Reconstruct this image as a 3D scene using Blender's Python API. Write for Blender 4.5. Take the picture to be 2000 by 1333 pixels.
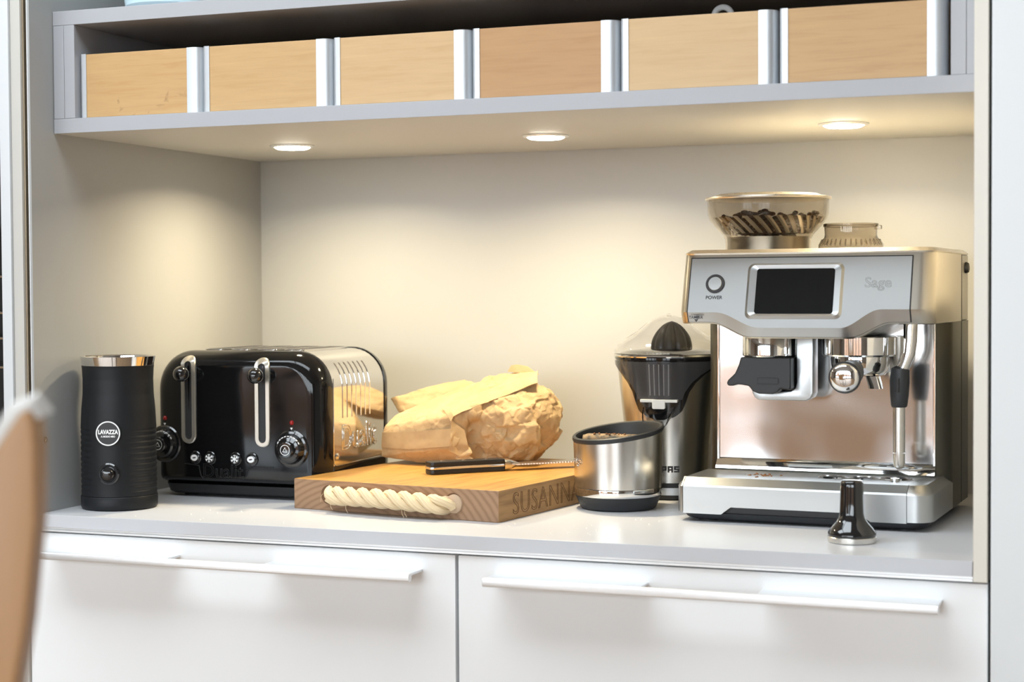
import bpy, bmesh, math, random
import numpy as np
from mathutils import Vector, Matrix, noise

# ------------------------------------------------------------------ reset, camera, world, light
for o in list(bpy.data.objects):
    bpy.data.objects.remove(o, do_unlink=True)
scene = bpy.context.scene
C = scene.collection
R = math.radians
PI = math.pi
random.seed(7)

cam_d = bpy.data.cameras.new('camera')
cam = bpy.data.objects.new('camera', cam_d)
C.objects.link(cam)
_r = Vector((0.93306197, 0.35966437, -0.00607514))
_f = Vector((-0.35967263, 0.93255602, -0.03122297))
_u = _r.cross(_f)
cam.matrix_world = Matrix(((_r.x, _u.x, -_f.x, 1.3928), (_r.y, _u.y, -_f.y, -1.8628), (_r.z, _u.z, -_f.z, 0.295), (0, 0, 0, 1)))
cam_d.sensor_width = 36
cam_d.lens = 59.82
cam_d.clip_start = 0.05
cam_d.dof.use_dof = True
cam_d.dof.focus_distance = 2.22
cam_d.dof.aperture_fstop = 5.3
scene.camera = cam

scene.view_settings.view_transform = 'Standard'
scene.view_settings.look = 'None'
scene.view_settings.gamma = 1
scene.view_settings.use_curve_mapping = False
scene.view_settings.exposure = 0.0

world = bpy.data.worlds.new('World')
scene.world = world
world.use_nodes = True
bg = world.node_tree.nodes['Background']
bg.inputs[0].default_value = (0.86, 0.94, 1.0, 1)      # bright overcast sky outside
bg.inputs[1].default_value = 8.8

ROOM = (-4.3, 3.6, -4.4, 0.62, -0.93, 1.62)             # x0 x1 y0 y1 z0 z1 of the kitchen
ROOFLIGHT = (-1.2, 1.1, -1.20, -0.28)                    # opening in the ceiling
WINDOW = (-2.55, 2.3, -0.85, 1.35)                        # opening in the garden side wall behind the camera


def portal(name, loc, rot, sx, sy):
    d = bpy.data.lights.new(name, 'AREA')
    d.shape = 'RECTANGLE'
    d.size, d.size_y = sx, sy
    d.cycles.is_portal = True
    o = bpy.data.objects.new(name, d)
    C.objects.link(o)
    o.location = loc
    o.rotation_euler = rot


portal('rooflight_portal', ((ROOFLIGHT[0] + ROOFLIGHT[1]) / 2, (ROOFLIGHT[2] + ROOFLIGHT[3]) / 2, ROOM[5] + 0.1), (0, 0, 0),
       ROOFLIGHT[1] - ROOFLIGHT[0], ROOFLIGHT[3] - ROOFLIGHT[2])
portal('window_portal', ((WINDOW[0] + WINDOW[1]) / 2, ROOM[2] - 0.1, (WINDOW[2] + WINDOW[3]) / 2), (R(90), 0, 0),
       WINDOW[1] - WINDOW[0], WINDOW[3] - WINDOW[2])

LED_COLOUR = (1.0, 0.84, 0.56)
LED_POWER = 2.5


# ------------------------------------------------------------------ materials
def mat(name, col, rough=0.5, metal=0.0, **k):
    m = bpy.data.materials.new(name)
    m.use_nodes = True
    b = m.node_tree.nodes['Principled BSDF']
    b.inputs['Base Color'].default_value = (*col, 1)
    b.inputs['Roughness'].default_value = rough
    b.inputs['Metallic'].default_value = metal
    for key, v in k.items():
        b.inputs[key.replace('_', ' ')].default_value = v
    return m


def nodes(m):
    return m.node_tree.nodes, m.node_tree.links, m.node_tree.nodes['Principled BSDF']


def noise_tex(m, scale, stretch=(1, 1, 1), detail=4, rough=0.55, distort=0.0, rot=(0, 0, 0)):
    N, L, b = nodes(m)
    tc = N.new('ShaderNodeTexCoord')
    mp = N.new('ShaderNodeMapping')
    mp.inputs['Scale'].default_value = stretch
    mp.inputs['Rotation'].default_value = rot
    t = N.new('ShaderNodeTexNoise')
    t.inputs['Scale'].default_value = scale
    t.inputs['Detail'].default_value = detail
    t.inputs['Roughness'].default_value = rough
    t.inputs['Distortion'].default_value = distort
    L.new(tc.outputs['Object'], mp.inputs[0])
    L.new(mp.outputs[0], t.inputs['Vector'])
    return t


def ramp_colour(m, t, stops):
    N, L, b = nodes(m)
    r = N.new('ShaderNodeValToRGB')
    e = r.color_ramp.elements
    while len(e) < len(stops):
        e.new(0.5)
    for i, (p, c) in enumerate(stops):
        e[i].position = p
        e[i].color = (*c, 1)
    L.new(t.outputs[0], r.inputs[0])
    L.new(r.outputs[0], b.inputs['Base Color'])
    return r


def bump(m, t, strength=0.2, dist=0.001):
    N, L, b = nodes(m)
    bp = N.new('ShaderNodeBump')
    bp.inputs['Strength'].default_value = strength
    bp.inputs['Distance'].default_value = dist
    L.new(t.outputs[0], bp.inputs['Height'])
    L.new(bp.outputs[0], b.inputs['Normal'])


def rough_map(m, t, lo, hi):
    N, L, b = nodes(m)
    mr = N.new('ShaderNodeMapRange')
    mr.inputs['To Min'].default_value = lo
    mr.inputs['To Max'].default_value = hi
    L.new(t.outputs[0], mr.inputs[0])
    L.new(mr.outputs[0], b.inputs['Roughness'])


M = {}
M['laminate'] = mat('grey_laminate', (0.385, 0.388, 0.41), 0.38)
bump(M['laminate'], noise_tex(M['laminate'], 900, detail=2), 0.06, 0.0003)
M['worktop'] = mat('worktop_laminate', (0.56, 0.565, 0.59), 0.30)
bump(M['worktop'], noise_tex(M['worktop'], 900, detail=2), 0.06, 0.0003)
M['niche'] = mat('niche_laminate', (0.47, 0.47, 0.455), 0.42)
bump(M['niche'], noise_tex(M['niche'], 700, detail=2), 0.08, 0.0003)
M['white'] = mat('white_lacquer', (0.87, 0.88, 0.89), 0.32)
M['niche_shaded'] = mat('shaded_niche_laminate', (0.36, 0.362, 0.355), 0.42)  # niche laminate darkened, the left wall's shade put into its colour
bump(M['niche_shaded'], noise_tex(M['niche_shaded'], 700, detail=2), 0.08, 0.0003)
M['underside'] = mat('lamp_lit_shelf_underside', (0.58, 0.57, 0.54), 0.45)  # same laminate, lightened: bounced lamp light put into its colour
M['stile_white'] = mat('white_stile', (0.62, 0.635, 0.65), 0.4)
M['white_door'] = mat('white_door_lacquer', (0.76, 0.785, 0.80), 0.4)
M['edge'] = mat('panel_edge_cream', (0.74, 0.70, 0.62), 0.35)
M['greystile'] = mat('grey_stile', (0.52, 0.50, 0.46), 0.4)
M['dark'] = mat('dark_gap', (0.02, 0.02, 0.022), 0.6)
M['alu'] = mat('satin_aluminium', (0.84, 0.85, 0.86), 0.35, 0.6)
M['alu_bright'] = mat('box_aluminium', (0.66, 0.69, 0.72), 0.42, 0.8)
M['brass'] = mat('pocket_channel_metal', (0.62, 0.52, 0.38), 0.28, 1.0)


def maple(name, c0, c1, knots=False, ang=0.0):
    m = mat(name, c0, 0.42)
    N, L, b = nodes(m)
    t = noise_tex(m, 9, (1.2, 1.2, 16), 6, 0.6, 0.6, (0, ang, 0))
    r = ramp_colour(m, t, [(0.28, c1), (0.50, c0), (0.78, tuple(min(1, v * 1.08) for v in c0))])
    if knots:
        t2 = noise_tex(m, 26, (1, 1, 1.6), 3, 0.5, 1.5)
        rr = N.new('ShaderNodeValToRGB')
        rr.color_ramp.elements[0].position = 0.67
        rr.color_ramp.elements[1].position = 0.80
        mx = N.new('ShaderNodeMixRGB')
        L.new(t2.outputs[0], rr.inputs[0])
        L.new(rr.outputs[0], mx.inputs[0])
        L.new(r.outputs[0], mx.inputs[1])
        mx.inputs[2].default_value = (*[v * 0.6 for v in c1], 1)
        L.new(mx.outputs[0], b.inputs['Base Color'])
    bump(m, t, 0.05, 0.0005)
    return m


M['maple1'] = maple('birds_eye_maple', (0.508, 0.315, 0.137), (0.466, 0.267, 0.104), True)
M['maple2'] = maple('plain_maple', (0.522, 0.329, 0.149), (0.486, 0.294, 0.123))
M['maple3'] = maple('pale_maple', (0.550, 0.363, 0.182), (0.515, 0.325, 0.153))
M['maple4'] = maple('reddish_maple', (0.437, 0.246, 0.107), (0.402, 0.215, 0.087))
M['maple5'] = maple('cream_maple', (0.557, 0.376, 0.195), (0.529, 0.342, 0.169))
M['maple6'] = maple('striped_maple', (0.494, 0.301, 0.133), (0.437, 0.249, 0.101), False, 0.25)
M['boxinside'] = mat('box_inner_wood', (0.45, 0.30, 0.17), 0.6)

M['black_matt'] = mat('matt_black_plastic', (0.008, 0.009, 0.011), 0.48, 0.0, Specular_IOR_Level=0.3)
M['black_gloss'] = mat('gloss_black', (0.008, 0.008, 0.009), 0.08, 0.0, Coat_Weight=0.6, Coat_Roughness=0.03)
M['toaster_black'] = mat('toaster_black_enamel', (0.005, 0.005, 0.0055), 0.07, 0.0, Specular_IOR_Level=0.4)
t = noise_tex(M['toaster_black'], 35, detail=2)
rough_map(M['toaster_black'], t, 0.03, 0.14)
M['black_satin'] = mat('satin_black_plastic', (0.009, 0.009, 0.010), 0.42)
M['bezel'] = mat('satin_lever_bezel', (0.74, 0.70, 0.62), 0.28, 0.85)
M['column'] = mat('dark_steel_column', (0.15, 0.145, 0.12), 0.38, 1.0)
M['base_black'] = mat('rubber_black', (0.018, 0.02, 0.023), 0.5)
M['chrome'] = mat('polished_chrome', (0.80, 0.80, 0.80), 0.06, 1.0)
M['mirror'] = mat('polished_steel', (0.74, 0.735, 0.735), 0.12, 1.0)
bump(M['mirror'], noise_tex(M['mirror'], 11, (1, 1, 1), 1, 0.4), 0.55, 0.004)
M['toaster_steel'] = mat('toaster_polished_steel', (0.76, 0.75, 0.73), 0.09, 1.0)
bump(M['toaster_steel'], noise_tex(M['toaster_steel'], 22, detail=2), 0.15, 0.001)


def brushed(name, col, rough, stretch, metal=1.0):
    m = mat(name, col, rough, metal)
    t = noise_tex(m, 60, stretch, 3, 0.6)
    rough_map(m, t, rough - 0.04, rough + 0.05)
    return m


M['steel'] = brushed('brushed_steel', (0.50, 0.515, 0.52), 0.33, (1, 20, 20))
M['steel_dark'] = brushed('brushed_steel_side', (0.42, 0.40, 0.36), 0.34, (20, 1, 20))
M['steel_vert'] = brushed('brushed_steel_round', (0.72, 0.70, 0.66), 0.24, (1, 1, 40))
M['lit_steel'] = brushed('lamp_tinted_steel', (0.76, 0.71, 0.63), 0.28, (1, 20, 20))  # warm tint of the spotlights put into the steel colour
M['head_steel'] = mat('satin_lamp_tinted_steel', (0.52, 0.485, 0.42), 0.30, 1.0)  # spotlight tint in the colour here too, darker for the head
M['text_dark'] = mat('printed_dark', (0.04, 0.04, 0.045), 0.5)
M['text_grey'] = mat('etched_grey', (0.36, 0.37, 0.37), 0.4, 0.9)
M['text_white'] = mat('printed_white', (0.85, 0.85, 0.85), 0.45)
M['burnt'] = mat('engraved_dark_wood', (0.13, 0.06, 0.024), 0.8)
M['screen'] = mat('dark_glass_screen', (0.012, 0.013, 0.014), 0.12, 0.0, Specular_IOR_Level=0.2)
M['red_lens'] = mat('red_indicator_lens', (0.30, 0.01, 0.01), 0.15)


def glassy(name, col, rough=0.02, ior=1.45):
    return mat(name, col, rough, 0.0, Transmission_Weight=1.0, IOR=ior)


M['smoke'] = glassy('smoked_clear_plastic', (0.72, 0.67, 0.60), 0.03, 1.35)
M['rib_grey'] = mat('pale_cup_rib', (0.22, 0.22, 0.23), 0.2)
M['cup_grey'] = mat('grey_translucent_cup', (0.045, 0.046, 0.05), 0.12)
M['clear'] = glassy('clear_plastic', (0.96, 0.96, 0.96), 0.02, 1.25)
M['beans'] = mat('roasted_beans', (0.055, 0.022, 0.008), 0.35)
t = noise_tex(M['beans'], 60, detail=2)
ramp_colour(M['beans'], t, [(0.3, (0.03, 0.012, 0.005)), (0.7, (0.11, 0.045, 0.016))])

M['oak'] = mat('oiled_oak', (0.55, 0.29, 0.09), 0.42)
t = noise_tex(M['oak'], 10, (14, 1.1, 14), 6, 0.6, 0.5)
ramp_colour(M['oak'], t, [(0.30, (0.30, 0.135, 0.028)), (0.50, (0.45, 0.225, 0.048)), (0.75, (0.53, 0.285, 0.072))])
bump(M['oak'], t, 0.15, 0.0006)


def endgrain():
    m = mat('oak_end_grain', (0.36, 0.20, 0.10), 0.6)
    N, L, b = nodes(m)
    tc = N.new('ShaderNodeTexCoord')
    mp = N.new('ShaderNodeMapping')
    mp.inputs['Location'].default_value = (-0.10, 0, 0.075)
    mp.inputs['Scale'].default_value = (1.0, 0.05, 1.5)
    w = N.new('ShaderNodeTexWave')
    w.wave_type = 'RINGS'
    w.rings_direction = 'Y'
    w.inputs['Scale'].default_value = 30
    w.inputs['Distortion'].default_value = 1.2
    w.inputs['Detail'].default_value = 3
    w.inputs['Detail Scale'].default_value = 1.2
    L.new(tc.outputs['Object'], mp.inputs[0])
    L.new(mp.outputs[0], w.inputs[0])
    ramp_colour(m, w, [(0.0, (0.25, 0.14, 0.075)), (0.35, (0.30, 0.175, 0.095)), (1.0, (0.335, 0.20, 0.115))])
    bump(m, w, 0.12, 0.0004)
    return m


M['endgrain'] = endgrain()
M['oakside'] = mat('oak_side_grain', (0.46, 0.26, 0.10), 0.6)
t = noise_tex(M['oakside'], 12, (14, 1.1, 14), 5, 0.6, 0.4)
ramp_colour(M['oakside'], t, [(0.3, (0.27, 0.15, 0.058)), (0.55, (0.38, 0.22, 0.09)), (0.8, (0.44, 0.265, 0.12))])
bump(M['oakside'], t, 0.2, 0.0006)
M['rope'] = mat('natural_rope', (0.72, 0.57, 0.36), 0.85)
M['rope_fray'] = mat('rope_frayed_end', (0.50, 0.36, 0.24), 0.9)
M['kraft'] = mat('kraft_paper', (0.62, 0.43, 0.24), 0.75)
t = noise_tex(M['kraft'], 45, detail=5)
ramp_colour(M['kraft'], t, [(0.3, (0.46, 0.31, 0.155)), (0.55, (0.53, 0.365, 0.19)), (0.8, (0.58, 0.41, 0.225))])
bump(M['kraft'], noise_tex(M['kraft'], 110, detail=4, distort=0.6), 0.25, 0.001)
M['blade'] = brushed('knife_steel', (0.70, 0.70, 0.70), 0.22, (40, 1, 1))
M['leather'] = mat('tan_leather', (0.46, 0.25, 0.11), 0.45)
bump(M['leather'], noise_tex(M['leather'], 160, detail=3), 0.25, 0.0008)
M['piping'] = mat('pale_grey_piping', (0.60, 0.58, 0.55), 0.5)
M['teal'] = mat('dark_teal_glaze', (0.10, 0.17, 0.19), 0.2)
M['paleblue'] = mat('pale_blue_glaze', (0.55, 0.70, 0.76), 0.2)
M['ceramic'] = mat('white_ceramic', (0.80, 0.80, 0.78), 0.2)
M['lamp_glow'] = mat('lamp_lens', (1, 0.95, 0.85), 0.4, 0.0, Emission_Color=(1.0, 0.93, 0.78, 1), Emission_Strength=22.0)
M['plaster'] = mat('white_plaster', (0.45, 0.43, 0.40), 0.7)
M['plaster_warm'] = mat('warm_plaster', (0.32, 0.25, 0.19), 0.7)
M['floor'] = mat('oak_floor', (0.42, 0.27, 0.15), 0.4)
t = noise_tex(M['floor'], 3, (1, 10, 1), 5, 0.6, 0.4)
ramp_colour(M['floor'], t, [(0.3, (0.30, 0.18, 0.095)), (0.7, (0.48, 0.32, 0.19))])
M['gold'] = mat('gold_patterned_tin', (0.55, 0.40, 0.16), 0.3, 0.7)
M['brownbox'] = mat('brown_card', (0.20, 0.11, 0.06), 0.7)
M['crumb'] = mat('pale_crumb', (0.85, 0.80, 0.70), 0.8)
M['coffee_bar'] = mat('coffee_coated_rubber', (0.16, 0.10, 0.05), 0.7)
t = noise_tex(M['coffee_bar'], 90, detail=3)
ramp_colour(M['coffee_bar'], t, [(0.4, (0.05, 0.045, 0.04)), (0.55, (0.26, 0.17, 0.085)), (0.8, (0.34, 0.24, 0.13))])
M['coffee'] = mat('coffee_grounds', (0.20, 0.085, 0.03), 0.8)
M['paving'] = mat('pale_paving', (0.42, 0.43, 0.44), 0.9)
M['brickwork'] = mat('brown_brick', (0.22, 0.12, 0.07), 0.9)
M['window_frame'] = mat('dark_window_frame', (0.05, 0.05, 0.055), 0.4)


# ------------------------------------------------------------------ mesh helpers
class MB:
    def __init__(s):
        s.v, s.f = [], []

    def add(s, vs, fs):
        n = len(s.v)
        s.v += [tuple(p) for p in vs]
        s.f += [tuple(i + n for i in f) for f in fs]
        return s

    def box(s, x0, x1, y0, y1, z0, z1):
        return s.add([(x0, y0, z0), (x1, y0, z0), (x1, y1, z0), (x0, y1, z0), (x0, y0, z1), (x1, y0, z1), (x1, y1, z1), (x0, y1, z1)],
                     [(0, 3, 2, 1), (4, 5, 6, 7), (0, 1, 5, 4), (1, 2, 6, 5), (2, 3, 7, 6), (3, 0, 4, 7)])

    def rings(s, rings, close=True, cap0=True, cap1=True):
        n = len(rings[0])
        vs = [p for r in rings for p in r]
        fs = []
        for i in range(len(rings) - 1):
            for j in range(n if close else n - 1):
                k = (j + 1) % n
                fs.append((i * n + j, i * n + k, (i + 1) * n + k, (i + 1) * n + j))
        if cap0:
            fs.append(tuple(reversed(range(n))))
        if cap1:
            fs.append(tuple((len(rings) - 1) * n + j for j in range(n)))
        return s.add(vs, fs)

    def poly(s, pts, o, ex, ey, d0, d1):
        """polygon in the plane (o, ex, ey), extruded from d0 to d1 along ex x ey"""
        o, ex, ey = Vector(o), Vector(ex), Vector(ey)
        n = ex.cross(ey)
        return s.rings([[o + ex * a + ey * b + n * d for a, b in pts] for d in (d0, d1)])

    def lathe(s, prof, c=(0, 0), seg=48, cap0=True, cap1=True):
        return s.rings([[(c[0] + r * math.cos(2 * PI * j / seg), c[1] + r * math.sin(2 * PI * j / seg), z) for j in range(seg)] for r, z in prof],
                       cap0=cap0, cap1=cap1)

    def lathe_axis(s, prof, o, axis, seg=32):
        """prof: (radius, distance along axis)"""
        o, a = Vector(o), Vector(axis).normalized()
        e1 = a.orthogonal().normalized()
        e2 = a.cross(e1)
        return s.rings([[o + a * d + e1 * (r * math.cos(2 * PI * j / seg)) + e2 * (r * math.sin(2 * PI * j / seg)) for j in range(seg)] for r, d in prof])

    def tube(s, path, rad, seg=12):
        P = [Vector(p) for p in path]
        rs = rad if isinstance(rad, (list, tuple)) else [rad] * len(P)
        rings, e1 = [], None
        for i, p in enumerate(P):
            t = (P[min(i + 1, len(P) - 1)] - P[max(i - 1, 0)]).normalized()
            if e1 is None:
                e1 = t.orthogonal().normalized()
            e1 = (e1 - t * e1.dot(t)).normalized()
            e2 = t.cross(e1)
            rings.append([p + e1 * (rs[i] * math.cos(2 * PI * j / seg)) + e2 * (rs[i] * math.sin(2 * PI * j / seg)) for j in range(seg)])
        return s.rings(rings)

    def sphere(s, c, r, seg=24, n=14):
        prof = [(r * math.sin(PI * i / n) + 1e-6, c[2] - r * math.cos(PI * i / n)) for i in range(n + 1)]
        return s.lathe(prof, (c[0], c[1]), seg)

    def build(s, name, m, parent=None, bevel=0.0, bseg=2, smooth=True, angle=35, merge=0.0):
        me = bpy.data.meshes.new(name)
        me.from_pydata(s.v, [], s.f)
        bm = bmesh.new()
        bm.from_mesh(me)
        if merge:
            bmesh.ops.remove_doubles(bm, verts=bm.verts, dist=merge)
        bmesh.ops.recalc_face_normals(bm, faces=bm.faces)
        if bevel:
            angle = min(angle, 20)
            es = [e for e in bm.edges if len(e.link_faces) == 2 and e.calc_face_angle(0) > 0.6]
            bmesh.ops.bevel(bm, geom=es, offset=bevel, segments=bseg, profile=0.5, affect='EDGES', clamp_overlap=True)
        bm.to_mesh(me)
        bm.free()
        if smooth:
            me.polygons.foreach_set('use_smooth', [True] * len(me.polygons))
            me.set_sharp_from_angle(angle=R(angle))
        me.materials.append(m)
        o = bpy.data.objects.new(name, me)
        C.objects.link(o)
        if parent is not None:
            o.parent = parent
        return o


def thing(name, label, cat, loc=(0, 0, 0), rz=0.0, group=None):
    o = bpy.data.objects.new(name, None)
    C.objects.link(o)
    o.location = loc
    o.rotation_euler = (0, 0, rz)
    o.empty_display_size = 0.05
    tag(o, label, cat, group)
    return o


def tag(o, label, cat, group=None):
    o['label'] = label
    o['category'] = cat
    if group:
        o['group'] = group
    return o


def struct(o, label=None):
    o['kind'] = 'structure'
    if label:
        o['label'] = label
    return o


def box(name, m, parent, x0, x1, y0, y1, z0, z1, bevel=0.0):
    return MB().box(x0, x1, y0, y1, z0, z1).build(name, m, parent, bevel=bevel)


def rrect(x0, x1, y0, y1, r, n=6):
    if not isinstance(r, (tuple, list)):
        r = (r, r, r, r)
    out = []
    for cx, cy, a0, q in ((x1, y0, -90, r[1]), (x1, y1, 0, r[2]), (x0, y1, 90, r[3]), (x0, y0, 180, r[0])):
        ox = cx - q if cx == x1 else cx + q
        oy = cy - q if cy == y1 else cy + q
        for i in range(n + 1):
            a = R(a0 + 90 * i / n)
            out.append((ox + q * math.cos(a), oy + q * math.sin(a)))
    return out


def circ(cx, cy, r, n=32):
    return [(cx + r * math.cos(2 * PI * i / n), cy + r * math.sin(2 * PI * i / n)) for i in range(n)]


def text(name, s, size, o, ex, ey, m, parent, depth=0.0004, bold=0.0, bend=None, sx=1.0, shear=0.0, spacing=1.0, outline=0.0):
    """lettering centred on o in the plane (ex, ey); bend = cylinder radius around the vertical axis behind it"""
    cu = bpy.data.curves.new(name, 'FONT')
    cu.body = s
    cu.size = size
    cu.align_x = 'CENTER'
    cu.align_y = 'CENTER'
    cu.extrude = depth
    cu.offset = bold
    cu.shear = shear
    cu.space_character = spacing
    cu.resolution_u = 4
    if outline:
        cu.fill_mode = 'NONE'
        cu.bevel_depth = outline
        cu.bevel_resolution = 1
        cu.extrude = 0
    tmp = bpy.data.objects.new(name, cu)
    C.objects.link(tmp)
    bpy.context.view_layer.update()
    me = bpy.data.meshes.new_from_object(tmp.evaluated_get(bpy.context.evaluated_depsgraph_get()))
    bpy.data.objects.remove(tmp, do_unlink=True)
    o, ex, ey = Vector(o), Vector(ex).normalized(), Vector(ey).normalized()
    n = ex.cross(ey)
    for v in me.vertices:
        x, y, z = v.co.x * sx, v.co.y, v.co.z
        if bend:
            a = x / bend
            v.co = o + ex * ((bend + z) * math.sin(a)) + ey * y + n * ((bend + z) * math.cos(a) - bend)
        else:
            v.co = o + ex * x + ey * y + n * z
    me.name = name
    me.materials.clear()
    me.materials.append(m)
    ob = bpy.data.objects.new(name, me)
    C.objects.link(ob)
    if parent is not None:
        ob.parent = parent
    return ob


def smooth(a, b, x):
    t = max(0.0, min(1.0, (x - a) / (b - a)))
    return t * t * (3 - 2 * t)


def lerp(a, b, t):
    return a + (b - a) * t


def interp(tab, x):
    if x <= tab[0][0]:
        return tab[0][1]
    for (a, va), (b, vb) in zip(tab, tab[1:]):
        if x <= b:
            t = (x - a) / (b - a)
            return va + (vb - va) * t * t * (3 - 2 * t)
    return tab[-1][1]


X3, Y3, Z3 = (1, 0, 0), (0, 1, 0), (0, 0, 1)
NX = (-1, 0, 0)

# ------------------------------------------------------------------ the kitchen around the niche
x0, x1, y0, y1, z0, z1 = ROOM
struct(box('floor', M['floor'], None, x0, x1, y0, y1, z0 - 0.05, z0))
r = ROOFLIGHT
mb = MB()
mb.box(x0, r[0], y0, y1, z1, z1 + 0.1).box(r[1], x1, y0, y1, z1, z1 + 0.1)
mb.box(r[0], r[1], y0, r[2], z1, z1 + 0.1).box(r[0], r[1], r[3], y1, z1, z1 + 0.1)
struct(mb.build('ceiling', M['plaster'], smooth=False))
w = WINDOW
mb = MB()
mb.box(x0, w[0], y0 - 0.1, y0, z0, z1).box(w[1], x1, y0 - 0.1, y0, z0, z1)
mb.box(w[0], w[1], y0 - 0.1, y0, z0, w[2]).box(w[0], w[1], y0 - 0.1, y0, w[3], z1)
struct(mb.build('wall_garden_side', M['plaster'], smooth=False))
struct(box('wall_far_left', M['plaster_warm'], None, x0 - 0.1, x0, y0, y1, z0, z1))
struct(box('wall_far_right', M['plaster'], None, x1, x1 + 0.1, y0, y1, z0, z1))
struct(box('wall_behind_cabinets', M['plaster'], None, x0, x1, y1, y1 + 0.1, z0, z1))
mb = MB()
for i in range(8):
    xx = lerp(w[0], w[1], i / 7)
    mb.box(xx - 0.06, xx + 0.06, y0 - 0.08, y0 - 0.02, w[2], w[3])
mb.box(w[0], w[1], y0 - 0.078, y0 - 0.022, w[2], w[2] + 0.06).box(w[0], w[1], y0 - 0.078, y0 - 0.022, w[3] - 0.06, w[3])
struct(mb.build('window_1', M['window_frame'], smooth=False))
mb = MB()
for i in range(3):
    xx = lerp(r[0], r[1], i / 2)
    mb.box(xx - 0.03, xx + 0.03, r[2], r[3], z1 + 0.02, z1 + 0.08)
struct(mb.build('window_2', M['white'], smooth=False))

struct(box('garden_ground', M['paving'], None, -8, 8, -11, ROOM[2] - 0.11, ROOM[4] - 0.1, ROOM[4]))
struct(box('unseen_garden_wall', M['brickwork'], None, -8, 8, -10.2, -10.0, ROOM[4], 0.1))  # unseen wall, added for what the glossy surfaces reflect
struct(box('unseen_garden_house', M['brickwork'], None, -5.5, -4.0, -11, -10.3, ROOM[4], 1.6))  # unseen too, added for the same reflections

# ------------------------------------------------------------------ the niche
W = 1.20
YB = 0.605            # back panel
YS = 0.0493           # shelf front
ZS = 0.505            # shelf underside
ZTOP = 1.55
wl = struct(box('wall_left', M['niche_shaded'], None, -0.003, 0, -0.001, YB, -0.02, ZTOP), 'grey side panel of the niche behind the milk frother')
struct(box('wall_back', M['niche'], None, -0.003, W, YB, YB + 0.012, -0.02, ZTOP), 'plain back panel of the niche')
wr = struct(box('wall_right', M['edge'], None, W, W + 0.015, 0, YB, -0.0225, ZTOP, 0.0008), 'right side panel with a cream front edge')
cap = MB().lathe_axis([(0.0045, 0), (0.0045, 0.001), (0.0038, 0.0015), (0.0025, 0.0015), (0.0022, 0.0006)], (0, 0.019, 0.097), X3, 20).build('screw', M['brass'], wl)
cap['label'] = 'small metal screw in the side panel'
struct(box('trim_1', M['stile_white'], None, -0.047, -0.0315, -0.004, 0.5, -0.9, ZTOP, 0.001), 'white cabinet side left of the niche')
struct(box('trim_2', M['greystile'], None, -0.0312, -0.0155, 0.0, 0.5, -0.9, ZTOP, 0.0008), 'grey stile left of the niche')
t3 = struct(box('trim_3', M['dark'], None, -0.0155, -0.0032, 0.03, 0.5, -0.02, ZTOP), 'dark pocket door slot beside the niche')
MB().box(-0.0152, -0.0125, 0.004, 0.03, -0.02, ZTOP).build('channel_strip', M['brass'], t3)
MB().box(-0.0062, -0.0034, 0.001, 0.03, -0.02, ZTOP).build('channel_strip', M['alu'], t3)

# tall white door on the right, and the gap
td = thing('tall_cabinet', 'tall white cabinet door at the right edge', 'cabinet', (1.2186, 0, -0.9))
box('door', M['white_door'], td, 0, 0.6, -0.004, 0.018, 0, 2.4, 0.001)
box('carcass', M['dark'], td, -0.0033, 0.6, 0.02, 0.6, 0, 2.4)

# worktop
wt = thing('worktop', 'light grey worktop carrying the appliances', 'worktop', (0, 0, 0))
box('top_board', M['worktop'], wt, 0.0005, W - 0.0005, 0, YB - 0.0005, -0.0165, 0, 0.0006)
mb = MB().box(0.0005, W - 0.0005, 0.003, 0.03, -0.0195, -0.0168).box(0.0005, W - 0.0005, 0.001, 0.03, -0.0222, -0.0197)
mb.build('edge_profile', M['alu'], wt)


def drawer_cabinet(xa, xb, hx0, hx1, label):
    t = thing('drawer_cabinet', label, 'cabinet', (xa, 0.004, -0.9), 0, 'drawer cabinets under the worktop')
    w_ = xb - xa
    box('carcass', M['dark'], t, 0.004, w_ - 0.004, 0.022, 0.58, 0.0, 0.872)
    d = box('drawer_front', M['white'], t, 0.0015, w_ - 0.0015, 0, 0.018, 0.42, 0.8755, 0.0012)
    box('lower_front', M['white'], t, 0.0015, w_ - 0.0015, 0, 0.018, 0.06, 0.417, 0.0012)
    h0, h1 = hx0 - xa, hx1 - xa
    zc = 0.853
    prof = [(-0.042, -0.0045), (-0.0405, -0.006), (-0.035, -0.006), (-0.033, -0.003), (-0.033, 0.003), (-0.035, 0.0042), (-0.0405, 0.0042), (-0.042, 0.003)]
    mb = MB().rings([[(x, y, zc + z) for y, z in prof] for x in (h0, h1)])
    h = mb.build('handle', M['alu'], t, bevel=0.0006)
    L = h1 - h0
    for a, b in ((0.0, 0.366), (0.62, 1.0)):
        MB().box(h0 + a * L + 0.0005, h0 + b * L - 0.0005, -0.034, 0.0, zc + 0.0005, zc + 0.0035).build('handle_bracket', M['alu'], h, bevel=0.0005)
    return t


drawer_cabinet(-0.0165, 0.5995, 0.022, 0.556, 'white drawer cabinet with long bar handle under toaster and milk frother')
drawer_cabinet(0.6005, 1.2165, 0.6495, 1.1685, 'white drawer cabinet with long bar handle under the coffee machine')

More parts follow.
